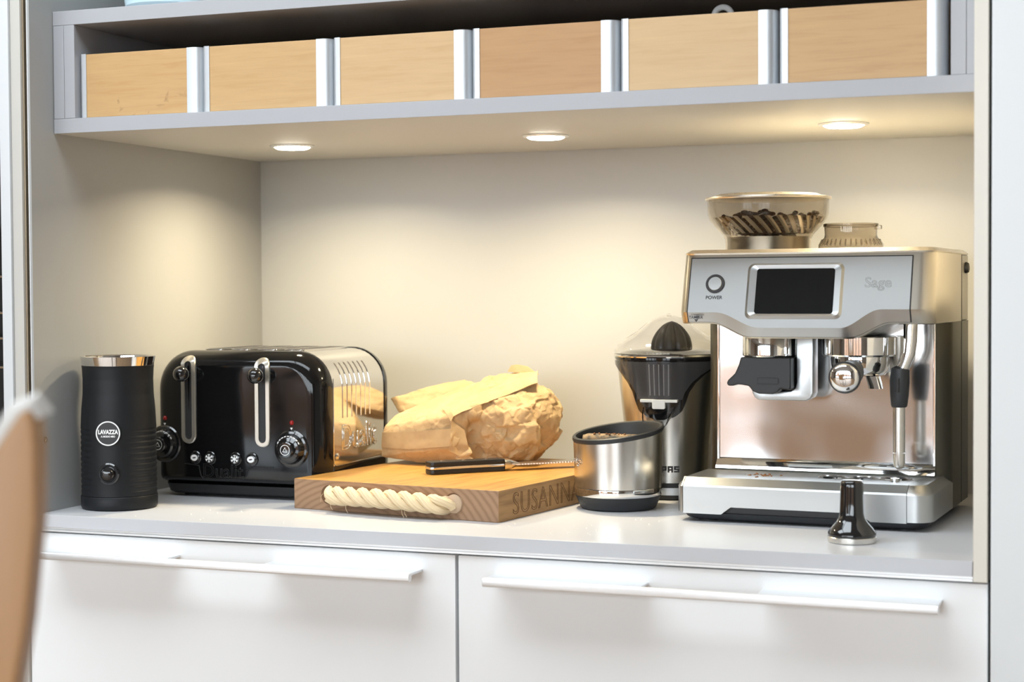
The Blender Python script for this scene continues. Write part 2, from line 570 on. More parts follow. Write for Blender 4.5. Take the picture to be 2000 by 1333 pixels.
# shelf unit
sh = thing('wall_shelf', 'grey box shelf above the niche holding wooden boxes', 'shelf', (0, YS, ZS))
SD = YB - YS - 0.001
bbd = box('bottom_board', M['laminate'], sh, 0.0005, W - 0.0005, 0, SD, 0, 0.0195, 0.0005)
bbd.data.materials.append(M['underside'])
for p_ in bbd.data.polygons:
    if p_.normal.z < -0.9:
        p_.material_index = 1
box('top_board', M['laminate'], sh, 0.0005, W - 0.0005, 0, SD, 0.1435, 0.1625, 0.0005)
for a in (0.001, 0.0178):
    box('upright', M['laminate'], sh, a, a + 0.0163, 0, SD, 0.0197, 0.1433, 0.0004)
for a in (1.170, 1.1868):
    box('upright', M['laminate'], sh, a, a + 0.0127 + (0.0037 if a < 1.18 else 0), 0.001, SD, 0.0197, 0.1433, 0.0004)
MB().box(0.036, 1.169, SD - 0.012, SD - 0.002, 0.02, 0.143).build('back_panel', M['dark'], sh)

# spotlights under the shelf
for i, x in enumerate((0.196, 0.5905, 1.0)):
    lab = ('recessed round spotlight above the toaster', 'recessed round spotlight above the paper bag',
           'recessed round spotlight above the coffee machine')[i]
    s = thing('spotlight', lab, 'lamp', (x, 0.352, ZS), 0, 'recessed spotlights under the shelf')
    MB().lathe([(0.0325, -0.0002), (0.0325, -0.0012), (0.031, -0.0024), (0.027, -0.0028), (0.0255, -0.0016), (0.0255, -0.0002)], seg=48, cap0=False, cap1=False).build('ring', M['alu'], s)
    MB().lathe([(0.0254, -0.0005), (0.0254, -0.0035), (0.022, -0.0052), (0.0005, -0.0058)], seg=48).build('lens', M['lamp_glow'], s)
    ld = bpy.data.lights.new('spotlight_light', 'AREA')
    ld.shape = 'DISK'
    ld.size = 0.044
    ld.energy = LED_POWER
    ld.color = LED_COLOUR
    ld.spread = R(152)
    lo = bpy.data.objects.new('spotlight_light', ld)
    C.objects.link(lo)
    lo.parent = s
    lo.location = (0, 0, -0.0075)

# six wooden boxes
BOXLAB = ['wooden box with birds-eye speckled front at the left end of the shelf', 'honey maple box, second from the left on the shelf',
          'pale maple box, third from the left on the shelf', 'darker reddish wooden box, fourth from the left on the shelf',
          'cream maple box with a white loop above it, fifth on the shelf', 'slant-grained wooden box at the right end of the shelf']
for i in range(6):
    xa = 0.0365 + 0.1886 * i
    t = thing('storage_box', BOXLAB[i], 'box', (xa, YS + 0.010, ZS + 0.0195), 0, 'wooden boxes on the shelf')
    bw, bh, bd = 0.1850, 0.0850, 0.26
    rr = 0.0135
    wood = M['maple%d' % (i + 1)]
    fp = box('front_panel', wood, t, 0.0095, bw - 0.021, 0.0, 0.012, 0.0012, bh, 0.0003)

    def corner(sgn):
        pts = []
        n = 8
        if sgn < 0:
            for k in range(n + 1):
                a = R(180 + 90 * k / n)
                pts.append((0.0035 + 0.0035 * math.cos(a), 0.0025 + 0.0035 * math.sin(a)))
            pts = [(0.0, 0.022)] + pts + [(0.0095, -0.001), (0.0095, 0.022)]
        else:
            c = bw - 0.021
            for k in range(n + 1):
                a = R(-90 + 90 * k / n)
                pts.append((c + 0.007 + 0.0140 * math.cos(a), 0.0135 + 0.0135 * math.sin(a)))
            pts += [(bw, 0.022), (c, 0.022), (c, 0.0)]
        return pts
    MB().poly(corner(-1), (0, 0, 0), X3, Y3, 0.0008, bh + 0.0006).build('corner_profile', M['alu_bright'], t, angle=50)
    MB().poly(corner(1), (0, 0, 0), X3, Y3, 0.0008, bh + 0.0006).build('corner_profile', M['alu_bright'], t, angle=50)
    box('side', wood, t, 0.0, 0.009, 0.0222, bd, 0.0012, bh)
    box('side', wood, t, bw - 0.009, bw, 0.0222, bd, 0.0012, bh)
    box('back', wood, t, 0.0092, bw - 0.0092, bd - 0.010, bd, 0.0012, bh)
    box('bottom', M['boxinside'], t, 0.0092, bw - 0.0092, 0.0222, bd - 0.0102, 0.0, 0.006)

# white loop sticking out of the fifth box
mb = MB()
cx, cy, cz = 0.886, 0.17, 0.6235
mb.tube([(cx + 0.011 * math.cos(2 * PI * k / 24), cy, cz + 0.011 * math.sin(2 * PI * k / 24)) for k in range(25)], 0.0038, 10)
mb.tube([(cx, cy, cz - 0.011), (cx + 0.001, cy, 0.58), (cx, cy, 0.531)], 0.004, 10)
tag(mb.build('utensil', M['ceramic']), 'white utensil with a ring end poking above the fifth wooden box', 'utensil')

# dishes on top of the shelf
ZT = ZS + 0.1626


def dish(name, m, c, r, h, label):
    prof = [(r * 0.80, 0), (r * 0.92, 0.006), (r, h * 0.5), (r, h), (r - 0.004, h), (r - 0.005, h * 0.5), (r * 0.8, 0.008), (0.001, 0.007)]
    o = MB().lathe(prof, seg=48).build(name, m)
    o.location = (c[0], c[1], ZT)
    return tag(o, label, 'bowl')


dish('bowl', M['teal'], (0.062, 0.235), 0.05, 0.09, 'dark teal bowl half hidden on top of the shelf')
dish('bowl', M['paleblue'], (0.137, 0.115), 0.060, 0.08, 'pale blue bowl on top of the shelf')
dish('bowl', M['ceramic'], (0.262, 0.125), 0.060, 0.07, 'white bowl on top of the shelf beside the pale blue bowl')

# ------------------------------------------------------------------ milk frother
fr = thing('milk_frother', 'matt black milk frother with a chrome rim at the left', 'milk frother', (0.0625, 0.0985, 0))
ftheta = math.atan2(-1.9613, 1.3303) - 0.28      # towards the camera, turned a little left
RT = [(0.0185, 0.0503), (0.06, 0.0506), (0.11, 0.0503), (0.135, 0.0490), (0.155, 0.0472), (0.175, 0.0468), (0.19, 0.0477), (0.1935, 0.0482)]


def rlin(tab, z):
    if z <= tab[0][0]:
        return tab[0][1]
    for (a, va), (b, vb) in zip(tab, tab[1:]):
        if z <= b:
            return va + (vb - va) * (z - a) / (b - a)
    return tab[-1][1]


rings = []
seg = 96
nz = 170
for i in range(nz + 1):
    z = 0.019 + (0.1935 - 0.019) * i / nz
    ring = []
    for j in range(seg):
        a = 2 * PI * j / seg
        rad = rlin(RT, z)
        d = abs((a - ftheta + PI) % (2 * PI) - PI)
        if 0.026 < z < 0.108:
            rib = abs(math.sin(PI * (z - 0.026) / (0.082 / 11)))
            rad -= 0.0011 * (1 - rib) ** 1.5 * smooth(0.50, 0.62, d)
        dent = max(0.0, 1 - ((z - 0.117) / 0.03) ** 2) if z > 0.117 else 1.0
        rad -= 0.0006 * (1 - smooth(0.50, 0.56, d)) * (dent if z > 0.117 else 1)
        ring.append((rad * math.cos(a), rad * math.sin(a), z))
    rings.append(ring)
MB().rings(rings).build('body', M['black_matt'], fr, angle=60)
MB().lathe([(0.048, 0.0), (0.0500, 0.0012), (0.0512, 0.004), (0.0512, 0.0172), (0.0504, 0.0184)], seg=72).build('base', M['black_matt'], fr)
MB().lathe([(0.0477, 0.1936), (0.0500, 0.2045), (0.0502, 0.2056), (0.0494, 0.2060), (0.0480, 0.2045), (0.0455, 0.185), (0.0445, 0.12), (0.001, 0.118)], seg=72, cap0=False).build('rim', M['chrome'], fr)
n = Vector((math.cos(ftheta), math.sin(ftheta), 0))
ex = Vector((-n.y, n.x, 0))
bo = n * 0.0485
bd_ = MB().poly(circ(0, 0.1045, 0.0170, 40), bo, ex, Z3, 0, 0.0022).build('badge', M['black_satin'], fr)
MB().rings([[bo + ex * (q * math.cos(2 * PI * k / 48)) + Vector((0, 0, 0.1045 + q * math.sin(2 * PI * k / 48))) + n * 0.0022 for k in range(48)] for q in (0.0148, 0.0164)], cap0=False, cap1=False).build('badge_ring', M['text_white'], bd_).location = n * 0.0003
text('lettering', 'LAVAZZA', 0.0078, bo + n * 0.0024 + Vector((0, 0, 0.1062)), ex, Z3, M['text_white'], bd_, 0.0002, 0.00035, sx=0.78)
text('lettering', 'A MODO MIO', 0.0034, bo + n * 0.0024 + Vector((0, 0, 0.1003)), ex, Z3, M['text_white'], bd_, 0.0002, 0.0001, sx=0.9)
db = MB().lathe_axis([(0.0145, 0), (0.0145, 0.0015), (0.0128, 0.0030), (0.0105, 0.0030), (0.0098, 0.0020), (0.001, 0.0020)], n * 0.0490 + Vector((0, 0, 0.0505)), n, 40).build('dial', M['black_gloss'], fr)
MB().lathe_axis([(0.0088, 0), (0.0088, 0.0045), (0.0075, 0.0065), (0.004, 0.0078), (0.0005, 0.0080)], n * 0.0508 + Vector((0, 0, 0.0505)), n, 32).build('knob', M['black_gloss'], db)

# ------------------------------------------------------------------ toaster
to = thing('toaster', 'gloss black four slot toaster with polished steel side', 'toaster', (0.0370, 0.222, 0))
TW, TD, TH = 0.2708, 0.232, 0.2085


def tprof(ins, z_b=0.0185, k=1.0):
    """front outline of the toaster, inset"""
    rtl, rb = 0.052, 0.010
    return rrect(ins, TW - ins, z_b + ins * 0.5, TH - ins, (rb, rb, max(rtl - ins * 0.5, 0.004), max(rtl - ins * 0.5, 0.004)), 10)


def tring(ins, y):
    return [(x, y, z) for x, z in tprof(ins)]


def endcap(name, ya, yb):
    d = 1 if yb > ya else -1
    q = 0.030
    rings = []
    for i in range(9):
        a = R(90 * i / 8)
        rings.append(tring(q * 0.72 * (1 - math.sin(a)), ya + d * q * (1 - math.cos(a))))
    rings.append(tring(0.0, yb))
    rings.append(tring(0.004, yb + d * 0.0002))
    return MB().rings(rings).build(name, M['toaster_black'], to, angle=50)


front = endcap('front_casing', 0.0, 0.034)
endcap('rear_casing', TD, TD - 0.030)
# steel wrap: grid following the outline, with raised ribs
ys = [0.0345, TD - 0.0305]
prof = tprof(0.0012)
rings = [[(x, y, z) for x, z in prof] for y in ys]
wrap = MB().rings(rings, cap0=False, cap1=False).build('steel_wrap', M['toaster_steel'], to, angle=40)
ins_x = TW - 0.0012
for k in range(7):
    yy = 0.0655 + k * 0.0146
    path = []
    for zz in (0.112, 0.113, 0.13, 0.15, 0.158):
        path.append((ins_x - 0.0006, yy, zz))
    rc = 0.052
    for a in range(5, 50, 5):
        path.append((TW - 0.0012 - rc + (rc - 0.0004) * math.cos(R(a)), yy, TH - 0.0012 - rc + (rc - 0.0004) * math.sin(R(a))))
    MB().tube(path, [0.0003] + [0.0015] * (len(path) - 2) + [0.0003], 8).build('rib', M['toaster_steel'], wrap)
text('lettering', 'Dualit', 0.050, (ins_x + 0.0001, 0.117, 0.083), Y3, Z3, M['chrome'], wrap, 0.0009, 0.0, sx=0.92, outline=0.0009)
MB().lathe_axis([(0.0045, 0), (0.0045, 0.0012), (0.003, 0.0022), (0.0005, 0.0024)], (ins_x, 0.0475, 0.060), X3, 20).build('screw', M['chrome'], wrap)
MB().tube([(ins_x + 0.0002, y, z) for y, z in [(0.037, 0.17), (0.037, 0.056), (0.0385, 0.050), (0.043, 0.0475), (0.19, 0.0475)]], 0.0007, 6).build('edge_bead', M['chrome'], wrap)
box('lower_skirt', M['toaster_black'], to, -0.0004, TW + 0.0004, 0.0345, TD - 0.0305, 0.0190, 0.0470, 0.001)
# base
MB().rings([[(x, y, z) for x, y in rrect(0.012 + q, TW - 0.012 - q, 0.010 + q, TD - 0.012 - q, 0.02)] for q, z in ((0.004, 0.004), (0.0, 0.007), (-0.003, 0.0184))]).build('base', M['black_satin'], to)
for fx in (0.04, TW - 0.04):
    for fy in (0.04, TD - 0.04):
        MB().lathe([(0.012, 0), (0.012, 0.0045)], (fx, fy), 20).build('foot', M['base_black'], to)
# top slots: raised chrome collars with dark wells
for k in range(4):
    xx = 0.058 + k * 0.043
    MB().poly(rrect(xx, xx + 0.032, 0.044, TD - 0.044, 0.006), (0, 0, 0), X3, Y3, TH - 0.0040, TH + 0.0012).build('slot_collar', M['toaster_steel'], to, bevel=0.0005)
    MB().poly(rrect(xx + 0.003, xx + 0.029, 0.048, TD - 0.048, 0.005), (0, 0, 0), X3, Y3, TH - 0.002, TH + 0.0014).build('slot_well', M['dark'], to)


def stadium(cx, za, zb, r, n=12):
    pts = []
    for i in range(n + 1):
        a = R(180 + 180 * i / n)
        pts.append((cx + r * math.cos(a), za + r + r * math.sin(a)))
    for i in range(n + 1):
        a = R(180 * i / n)
        pts.append((cx + r * math.cos(a), zb - r + r * math.sin(a)))
    return pts


def face_y(z):
    """depth of the toaster front at height z: flat, then rolling back near the top"""
    q = 0.030
    d = max(0.0, z - (TH - 0.0216))
    s_ = min(1.0, d / (0.72 * q))
    return q * (1 - math.cos(math.asin(s_)))


for lx, za, zb, lz in ((0.0595, 0.0765, 0.2020, 0.1765), (0.1785, 0.0745, 0.2000, 0.1755)):
    mb = MB()
    outer, inner = stadium(lx, za, zb, 0.0118), stadium(lx, za + 0.006, zb - 0.008, 0.0058)

    def rr_(pts, off):
        return [(x, face_y(z) - off, z) for x, z in pts]
    # more points along the straight sides so the plate follows the roll of the casing
    def dense(pts):
        out = []
        for a, b in zip(pts, pts[1:] + pts[:1]):
            m_ = max(1, int(abs(a[1] - b[1]) / 0.004))
            for i in range(m_):
                out.append((lerp(a[0], b[0], i / m_), lerp(a[1], b[1], i / m_)))
        return out
    A, B = dense(outer), dense(inner)
    # resample both loops to the same count
    def resample(pts, n_):
        d = [0.0]
        for a, b in zip(pts, pts[1:] + pts[:1]):
            d.append(d[-1] + math.hypot(a[0] - b[0], a[1] - b[1]))
        out, j = [], 0
        P = pts + pts[:1]
        for i in range(n_):
            s_ = d[-1] * i / n_
            while d[j + 1] < s_:
                j += 1
            u = (s_ - d[j]) / max(1e-9, d[j + 1] - d[j])
            out.append((lerp(P[j][0], P[j + 1][0], u), lerp(P[j][1], P[j + 1][1], u)))
        return out
    A, B = resample(A, 96), resample(B, 96)
    mid = [((a[0] * 0.9 + b[0] * 0.1), (a[1] * 0.9 + b[1] * 0.1)) for a, b in zip(A, B)]
    mb.rings([rr_(A, -0.001), rr_(A, 0.0014), rr_(mid, 0.0024), rr_(B, 0.0024), rr_(B, -0.001)], cap0=False, cap1=False)
    bz = mb.build('lever_bezel', M['bezel'], to, angle=40)
    MB().rings([rr_(B, 0.0004), rr_([(lx + (x - lx) * 0.5, z) for x, z in B], 0.0005)], cap0=False).build('lever_slot', M['dark'], bz)
    lv = MB().tube([(lx, 0.004, lz), (lx, -0.012, lz)], 0.003, 12).build('lever', M['black_gloss'], to)
    MB().sphere((lx, -0.020, lz), 0.0112).build('ball_knob', M['black_gloss'], lv)
for dx, dz in ((0.0175, 0.0755), (0.2215, 0.0735)):
    dl = MB().lathe_axis([(0.0265, -0.001), (0.0265, 0.001), (0.0245, 0.0026), (0.0215, 0.0030), (0.021, 0.0042), (0.019, 0.0095), (0.0165, 0.0115), (0.0115, 0.0122), (0.0115, 0.018), (0.010, 0.0192), (0.001, 0.0195)],
                         (dx + 0.002, 0.0, dz), (0, -1, 0), 48).build('dial', M['black_gloss'], to, angle=30)
    o = Vector((dx + 0.002, -0.0196, dz))
    MB().rings([[o + Vector((q * math.cos(2 * PI * k / 28), -0.0001, q * math.sin(2 * PI * k / 28))) for k in range(28)] for q in (0.0066, 0.0074)], cap0=False, cap1=False).build('dial_mark', M['text_white'], dl)
    tri = [(0.0046 * math.cos(R(90 + 120 * k)), 0.0046 * math.sin(R(90 + 120 * k))) for k in range(3)]
    MB().rings([[o + Vector((a * s_, -0.0002, b * s_ - 0.0005)) for a, b in tri] for s_ in (1.0, 0.72)], cap0=False, cap1=False).build('dial_mark', M['text_white'], dl)
    for k in range(9):                                   # scale marks round the dial
        a = R(150 - 15 * k)
        oo = Vector((dx + 0.002 + 0.0182 * math.cos(a), -0.0098, dz + 0.0182 * math.sin(a)))
        e = Vector((-math.sin(a), 0, math.cos(a)))
        MB().poly([(-0.0016, -0.0008), (0.0016, -0.0008), (0.0016, 0.0008), (-0.0016, 0.0008)], oo, e, Vector((0, -1, 0)).cross(e), -0.0005, 0.0006).build('scale_mark', M['text_white'], dl)
    MB().poly([(-0.002, 0.001), (0, -0.0022), (0.002, 0.001)], (dx + 0.002, 0, dz + 0.0285), X3, Z3, 0, 0.0003).build('pointer', M['text_white'], to)
    MB().sphere((dx + 0.0025, 0.0005, dz + 0.0365), 0.0034, 16, 10).build('indicator_light', M['red_lens'], to)
for bx, kind in ((0.0700, 'o'), (0.0940, 's'), (0.1350, 's'), (0.1610, 'o')):
    b_ = MB().lathe_axis([(0.0095, -0.001), (0.0095, 0.0015), (0.0085, 0.0024), (0.0076, 0.0024), (0.0074, 0.0036), (0.006, 0.0042), (0.0005, 0.0043)], (bx, 0, 0.0572), (0, -1, 0), 32).build('button', M['black_gloss'], to)
    o = Vector((bx, -0.0044, 0.0572))
    if kind == 'o':
        MB().poly([(0.0056 * math.cos(a_), 0.0044 * math.sin(a_)) for a_ in [2 * PI * k / 24 for k in range(24)]], o, X3, Z3, 0, 0.0003).build('button_mark', M['text_white'], b_)
        MB().poly([(0.0028 * math.cos(a_), 0.0011 * math.sin(a_) + 0.0004 * math.cos(a_)) for a_ in [2 * PI * k / 16 for k in range(16)]], o, X3, Z3, 0.0003, 0.0005).build('button_mark', M['text_dark'], b_)
    else:
        mb = MB()
        for k in range(3):
            a_ = R(90 + 60 * k)
            e = Vector((math.cos(a_), 0, math.sin(a_)))
            f_ = Vector((0, -1, 0)).cross(e)
            mb.poly([(-0.0058, -0.0007), (0.0058, -0.0007), (0.0058, 0.0007), (-0.0058, 0.0007)], o, e, f_, 0, 0.0003 + 0.00002 * k)
            for s_ in (-1, 1):
                for q in (-1, 1):
                    c_ = o + e * (0.0038 * s_)
                    e2 = (e * s_ + f_ * q).normalized()
                    mb.poly([(0, -0.0005), (0.0022, -0.0005), (0.0022, 0.0005), (0, 0.0005)], c_, e2, Vector((0, -1, 0)).cross(e2), 0, 0.0003)
        mb.build('button_mark', M['text_white'], b_)
text('lettering', 'Dualit', 0.027, (0.1135, -0.0002, 0.0380), X3, Z3, M['black_satin'], front, 0.0004, 0.0, outline=0.0004)
MB().tube([(x, 0.0, z) for x, z in [(0.052, 0.048), (0.075, 0.046), (0.078, 0.032), (0.082, 0.0275), (0.145, 0.0275), (0.150, 0.032), (0.155, 0.042), (0.162, 0.047), (0.195, 0.047)]], 0.0008, 8).build('raised_line', M['black_satin'], front)

# ------------------------------------------------------------------ bread board with rope handle
BR = -0.150
bo_ = thing('chopping_board', 'thick oak chopping board with a rope handle', 'chopping board', (0.2960, 0.1620, 0), BR)
BW, BD, BT = 0.3185, 0.385, 0.0405
b1 = MB().box(0, BW, 0, BD, 0, BT).build('board', M['oak'], bo_, bevel=0.0012)
me = b1.data
me.materials.append(M['endgrain'])
me.materials.append(M['oakside'])
for p_ in me.polygons:
    if p_.normal.y < -0.7 or p_.normal.y > 0.7:
        p_.material_index = 1
    elif abs(p_.normal.x) > 0.7:
        p_.material_index = 2
text('engraved_name', 'SUSANNA', 0.040, (BW + 0.0003, 0.128, 0.0185), Y3, Z3, M['burnt'], bo_, 0.0001, -0.0003, sx=0.98, spacing=1.08, outline=0.0003)
hz = 0.0225
for hx in (0.058, 0.252):
    MB().lathe_axis([(0.0128, -0.004), (0.0128, 0.0004)], (hx, 0.0, hz - 0.001), (0, -1, 0), 32).build('rope_hole', M['burnt'], bo_)


def rope_path(u):
    x = lerp(0.058, 0.252, u)
    e = min(u, 1 - u)
    out = 0.0135 * smooth(0.0, 0.09, e)
    return Vector((x, 0.004 - out - 0.006 * math.sin(PI * u), hz - 0.001 + 0.003 * math.sin(PI * u) - 0.003 * u))


rp = thing
rope_root = MB()
paths = []
NT = 130
for s_ in range(3):
    pts, rad = [], []
    for i in range(NT + 1):
        u = i / NT
        p0 = rope_path(u)
        tn = (rope_path(min(1, u + 0.01)) - rope_path(max(0, u - 0.01))).normalized()
        e1 = Vector((0, 0, 1))
        e1 = (e1 - tn * e1.dot(tn)).normalized()
        e2 = tn.cross(e1)
        ph = 2 * PI * (3.0 * u) + 2 * PI * s_ / 3
        pts.append(p0 + (e1 * math.cos(ph) + e2 * math.sin(ph)) * 0.0070)
        rad.append(0.0058)
    paths.append((pts, rad))
rope = None
for pts, rad in paths:
    # each strand is itself a bundle of yarns, laid the other way: a ribbed tube
    rings, e1 = [], None
    seg = 44
    for i, p0 in enumerate(pts):
        tn = (pts[min(i + 1, NT)] - pts[max(i - 1, 0)]).normalized()
        if e1 is None:
            e1 = tn.orthogonal().normalized()
        e1 = (e1 - tn * e1.dot(tn)).normalized()
        e2 = tn.cross(e1)
        ring = []
        for j in range(seg):
            a = 2 * PI * j / seg
            rr2 = rad[i] * (1 + 0.07 * math.cos(9 * (a - 0.05 * i)) + 0.03 * noise.noise(Vector((a * 2, i * 0.2, s_))))
            ring.append(p0 + e1 * (rr2 * math.cos(a)) + e2 * (rr2 * math.sin(a)))
        rings.append(ring)
    st = MB().rings(rings).build('rope_strand', M['rope'], bo_, angle=80)
mb = MB()
for hx, hy, hl in ((0.10, -0.022, 0.0125), (0.188, -0.023, 0.0130), (0.193, -0.024, 0.012), (0.075, -0.021, 0.010), (0.06, -0.022, -0.012)):
    MB().tube([(hx, hy, hz - 0.008), (hx + 0.002, hy - 0.002, hz - 0.008 - hl * 0.6), (hx + 0.005, hy - 0.002, hz - 0.008 - hl * 0.95)], 0.0002, 5).build('loose_fibre', M['rope'], bo_)
MB().lathe_axis([(0.0123, 0), (0.0120, 0.002), (0.010, 0.0035), (0.0005, 0.004)], (0.2535, 0.0, hz - 0.002), (0, -1, 0), 24).build('rope_end', M['rope_fray'], bo_)

# ------------------------------------------------------------------ bread knife
ka = Vector((0.4490, 0.2610))
kb = Vector((0.6390, 0.4460))
kang = math.atan2(kb.y - ka.y, kb.x - ka.x)
kn = thing('bread_knife', 'serrated bread knife with black riveted handle lying on the board', 'knife', (ka.x, ka.y, BT + 0.0002), kang)
hp = [(0.0, -0.010), (0.004, -0.0135), (0.02, -0.0135), (0.05, -0.011), (0.085, -0.0105), (0.108, -0.0125), (0.110, -0.011), (0.110, 0.0095), (0.106, 0.0115), (0.05, 0.0105), (0.02, 0.012), (0.004, 0.012), (0.0, 0.009)]
MB().poly(hp, (0, 0, 0), X3, Y3, 0.0, 0.0068).build('handle_scale', M['black_satin'], kn, bevel=0.0015)
MB().poly([(x * 1.0 - 0.0004 if x < 0.01 else x, y * 1.03) for x, y in hp], (0, 0, 0), X3, Y3, 0.0069, 0.0105).build('tang', M['blade'], kn, bevel=0.0004)
MB().poly(hp, (0, 0, 0), X3, Y3, 0.0106, 0.0172).build('handle_scale', M['black_satin'], kn, bevel=0.0020)
MB().rings([[(x, y * s_, 0.0087 + z * s_) for y, z in rrect(-0.0115, 0.0105, -0.0075, 0.0075, 0.004, 4)] for x, s_ in ((0.1102, 1.0), (0.120, 0.92), (0.128, 0.55), (0.136, 0.18))]).build('bolster', M['blade'], kn, angle=60)
bl = [(0.124, 0.011)]
for k in range(31):
    bl.append((0.262 - 0.0, 0.006) if False else (0.262 - k * 0.0044, -0.0148 if k % 2 else -0.0128))
bl = [(0.126, 0.0115), (0.236, 0.0095), (0.254, 0.004), (0.263, -0.006)] + [(0.262 - k * 0.0022, -0.0146 if k % 2 else -0.0131) for k in range(1, 60)] + [(0.126, -0.012)]
bl = list(reversed(bl))
MB().poly(bl, (0, 0, 0), X3, Y3, 0.0078, 0.0096).build('blade', M['blade'], kn)
for rx in (0.02, 0.052, 0.086):
    MB().lathe([(0.0028, 0.0170), (0.0028, 0.0175), (0.0005, 0.0177)], (rx, -0.0005), 14).build('rivet', M['blade'], kn)

# ------------------------------------------------------------------ crumpled paper bag
def hull(points):
    bm = bmesh.new()
    for p_ in points:
        bm.verts.new(p_)
    bm.verts.ensure_lookup_table()
    g = bmesh.ops.convex_hull(bm, input=bm.verts)
    bmesh.ops.delete(bm, geom=[e for e in set(g['geom_interior']) | set(g['geom_unused']) if isinstance(e, bmesh.types.BMVert)], context='VERTS')
    me_ = bpy.data.meshes.new('h')
    bm.to_mesh(me_)
    bm.free()
    vs, fs = [tuple(v.co) for v in me_.vertices], [tuple(p.vertices) for p in me_.polygons]
    bpy.data.meshes.remove(me_)
    return vs, fs


BAG = Vector((0.45, 0.42, BT))
# long folded mouth of the bag, lying over the loaf
sleeve = [(0.3247, 0.375, 0.0499), (0.3277, 0.373, 0.086), (0.3304, 0.376, 0.0955), (0.3388, 0.390, 0.1096), (0.3758, 0.362, 0.060), (0.4477, 0.353, 0.0681),
          (0.4467, 0.356, 0.1122), (0.4503, 0.357, 0.1151), (0.5405, 0.436, 0.1600), (0.5405, 0.448, 0.1735), (0.505, 0.470, 0.1755), (0.3845, 0.442, 0.1345),
          (0.445, 0.464, 0.1575), (0.400, 0.376, 0.0417), (0.4528, 0.378, 0.0430), (0.345, 0.47, 0.06), (0.47, 0.52, 0.09), (0.535, 0.49, 0.13)]
# the loaf end of the bag
loaf = []
for i in range(14):
    for j in range(9):
        a, b = 2 * PI * i / 14, PI * (j + 0.5) / 9
        x = 0.505 + 0.066 * math.sin(b) * math.cos(a) * (1 + 0.05 * math.sin(3 * a))
        y = 0.455 + 0.082 * math.sin(b) * math.sin(a)
        z = 0.0975 + 0.062 * math.cos(b) + 0.16 * (x - 0.505)
        loaf.append((x, y, max(z, BT + 0.003)))
loaf += [(0.460, 0.395, 0.048), (0.538, 0.418, 0.0445), (0.557, 0.43, 0.068), (0.568, 0.45, 0.098), (0.560, 0.45, 0.142), (0.54, 0.44, 0.155), (0.443, 0.384, 0.10), (0.452, 0.378, 0.064)]
flap = [(0.3015, 0.455, 0.1305), (0.369, 0.487, 0.1515), (0.407, 0.497, 0.1580), (0.318, 0.448, 0.109), (0.36, 0.45, 0.118), (0.44, 0.48, 0.15), (0.33, 0.50, 0.09), (0.40, 0.52, 0.10)]
mb = MB()
for g in (sleeve, loaf, flap):
    mb.add(*hull(g))
tmp = mb.build('bag_tmp', M['kraft'], smooth=False)
rm = tmp.modifiers.new('r', 'REMESH')
rm.mode = 'VOXEL'
rm.voxel_size = 0.0013
bpy.context.view_layer.update()
me = bpy.data.meshes.new_from_object(tmp.evaluated_get(bpy.context.evaluated_depsgraph_get()))
bpy.data.objects.remove(tmp, do_unlink=True)


def hash3(c, k):
    """repeatable pseudo random triples for integer cells"""
    a = np.stack([c @ np.array((127.1, 311.7, 74.7)), c @ np.array((269.5, 183.3, 246.1)), c @ np.array((113.5, 271.9, 124.6))], axis=1)
    v = np.sin(a + k * 17.31) * 43758.5453
    return v - np.floor(v)


def crumple(P, freq, amp, seed):
    """paper facets: every Voronoi cell is a tilted plane, blended sharply at the creases"""
    q = np.asarray(P, dtype=float) * freq + np.array((seed, seed * 1.7, -seed))
    base = np.floor(q)
    ds, hs = [], []
    for dx in (-1, 0, 1):
        for dy in (-1, 0, 1):
            for dz in (-1, 0, 1):
                c = base + np.array((dx, dy, dz))
                r_ = q - (c + hash3(c, 1.0))
                ds.append(np.linalg.norm(r_, axis=1))
                hs.append(np.sum(r_ * (2 * hash3(c, 5.0) - 1), axis=1) * 0.75)
    ds, hs = np.array(ds), np.array(hs)
    w_ = np.exp(-30.0 * (ds - ds.min(axis=0)))
    return amp * (w_ * hs).sum(axis=0) / w_.sum(axis=0)


bm = bmesh.new()
bm.from_mesh(me)
bmesh.ops.smooth_vert(bm, verts=bm.verts, factor=0.5, use_axis_x=True, use_axis_y=True, use_axis_z=True)
bm.normal_update()
PV = np.array([v.co[:] for v in bm.verts])
c1, c2, c3 = crumple(PV, 19, 0.016, 3.1), crumple(PV, 42, 0.0066, 8.3), crumple(PV, 105, 0.0020, 1.7)
new = []
for i, v in enumerate(bm.verts):
    p0 = v.co
    # the top sheet of the folded mouth is flatter than the loaf end
    rightish = smooth(0.43, 0.47, p0.x) * (1 - smooth(0.135, 0.165, p0.z + 0.25 * (p0.x - 0.5) - 0.9 * max(0, p0.y - 0.44)))
    d = c1[i] * (0.10 + 0.90 * rightish) + c2[i] * (0.18 + 0.82 * rightish) + c3[i] * (0.5 + 0.5 * rightish)
    q = p0 + v.normal * d
    q.z = max(q.z, BT + 0.0006)
    new.append(q)
for v, q in zip(bm.verts, new):
    v.co = q - BAG
bm.to_mesh(me)
bm.free()
me.polygons.foreach_set('use_smooth', [True] * len(me.polygons))
me.set_sharp_from_angle(angle=R(22))
me.materials.clear()
me.materials.append(M['kraft'])
me.name = 'bag_body'
bag = thing('paper_bag', 'crumpled brown paper bread bag lying on the chopping board', 'paper bag', BAG)
bb = bpy.data.objects.new('bag_body', me)
C.objects.link(bb)
bb.parent = bag


def along(pl, u):
    f_ = u * (len(pl) - 1)
    i_ = min(int(f_), len(pl) - 2)
    return pl[i_].lerp(pl[i_ + 1], f_ - i_)


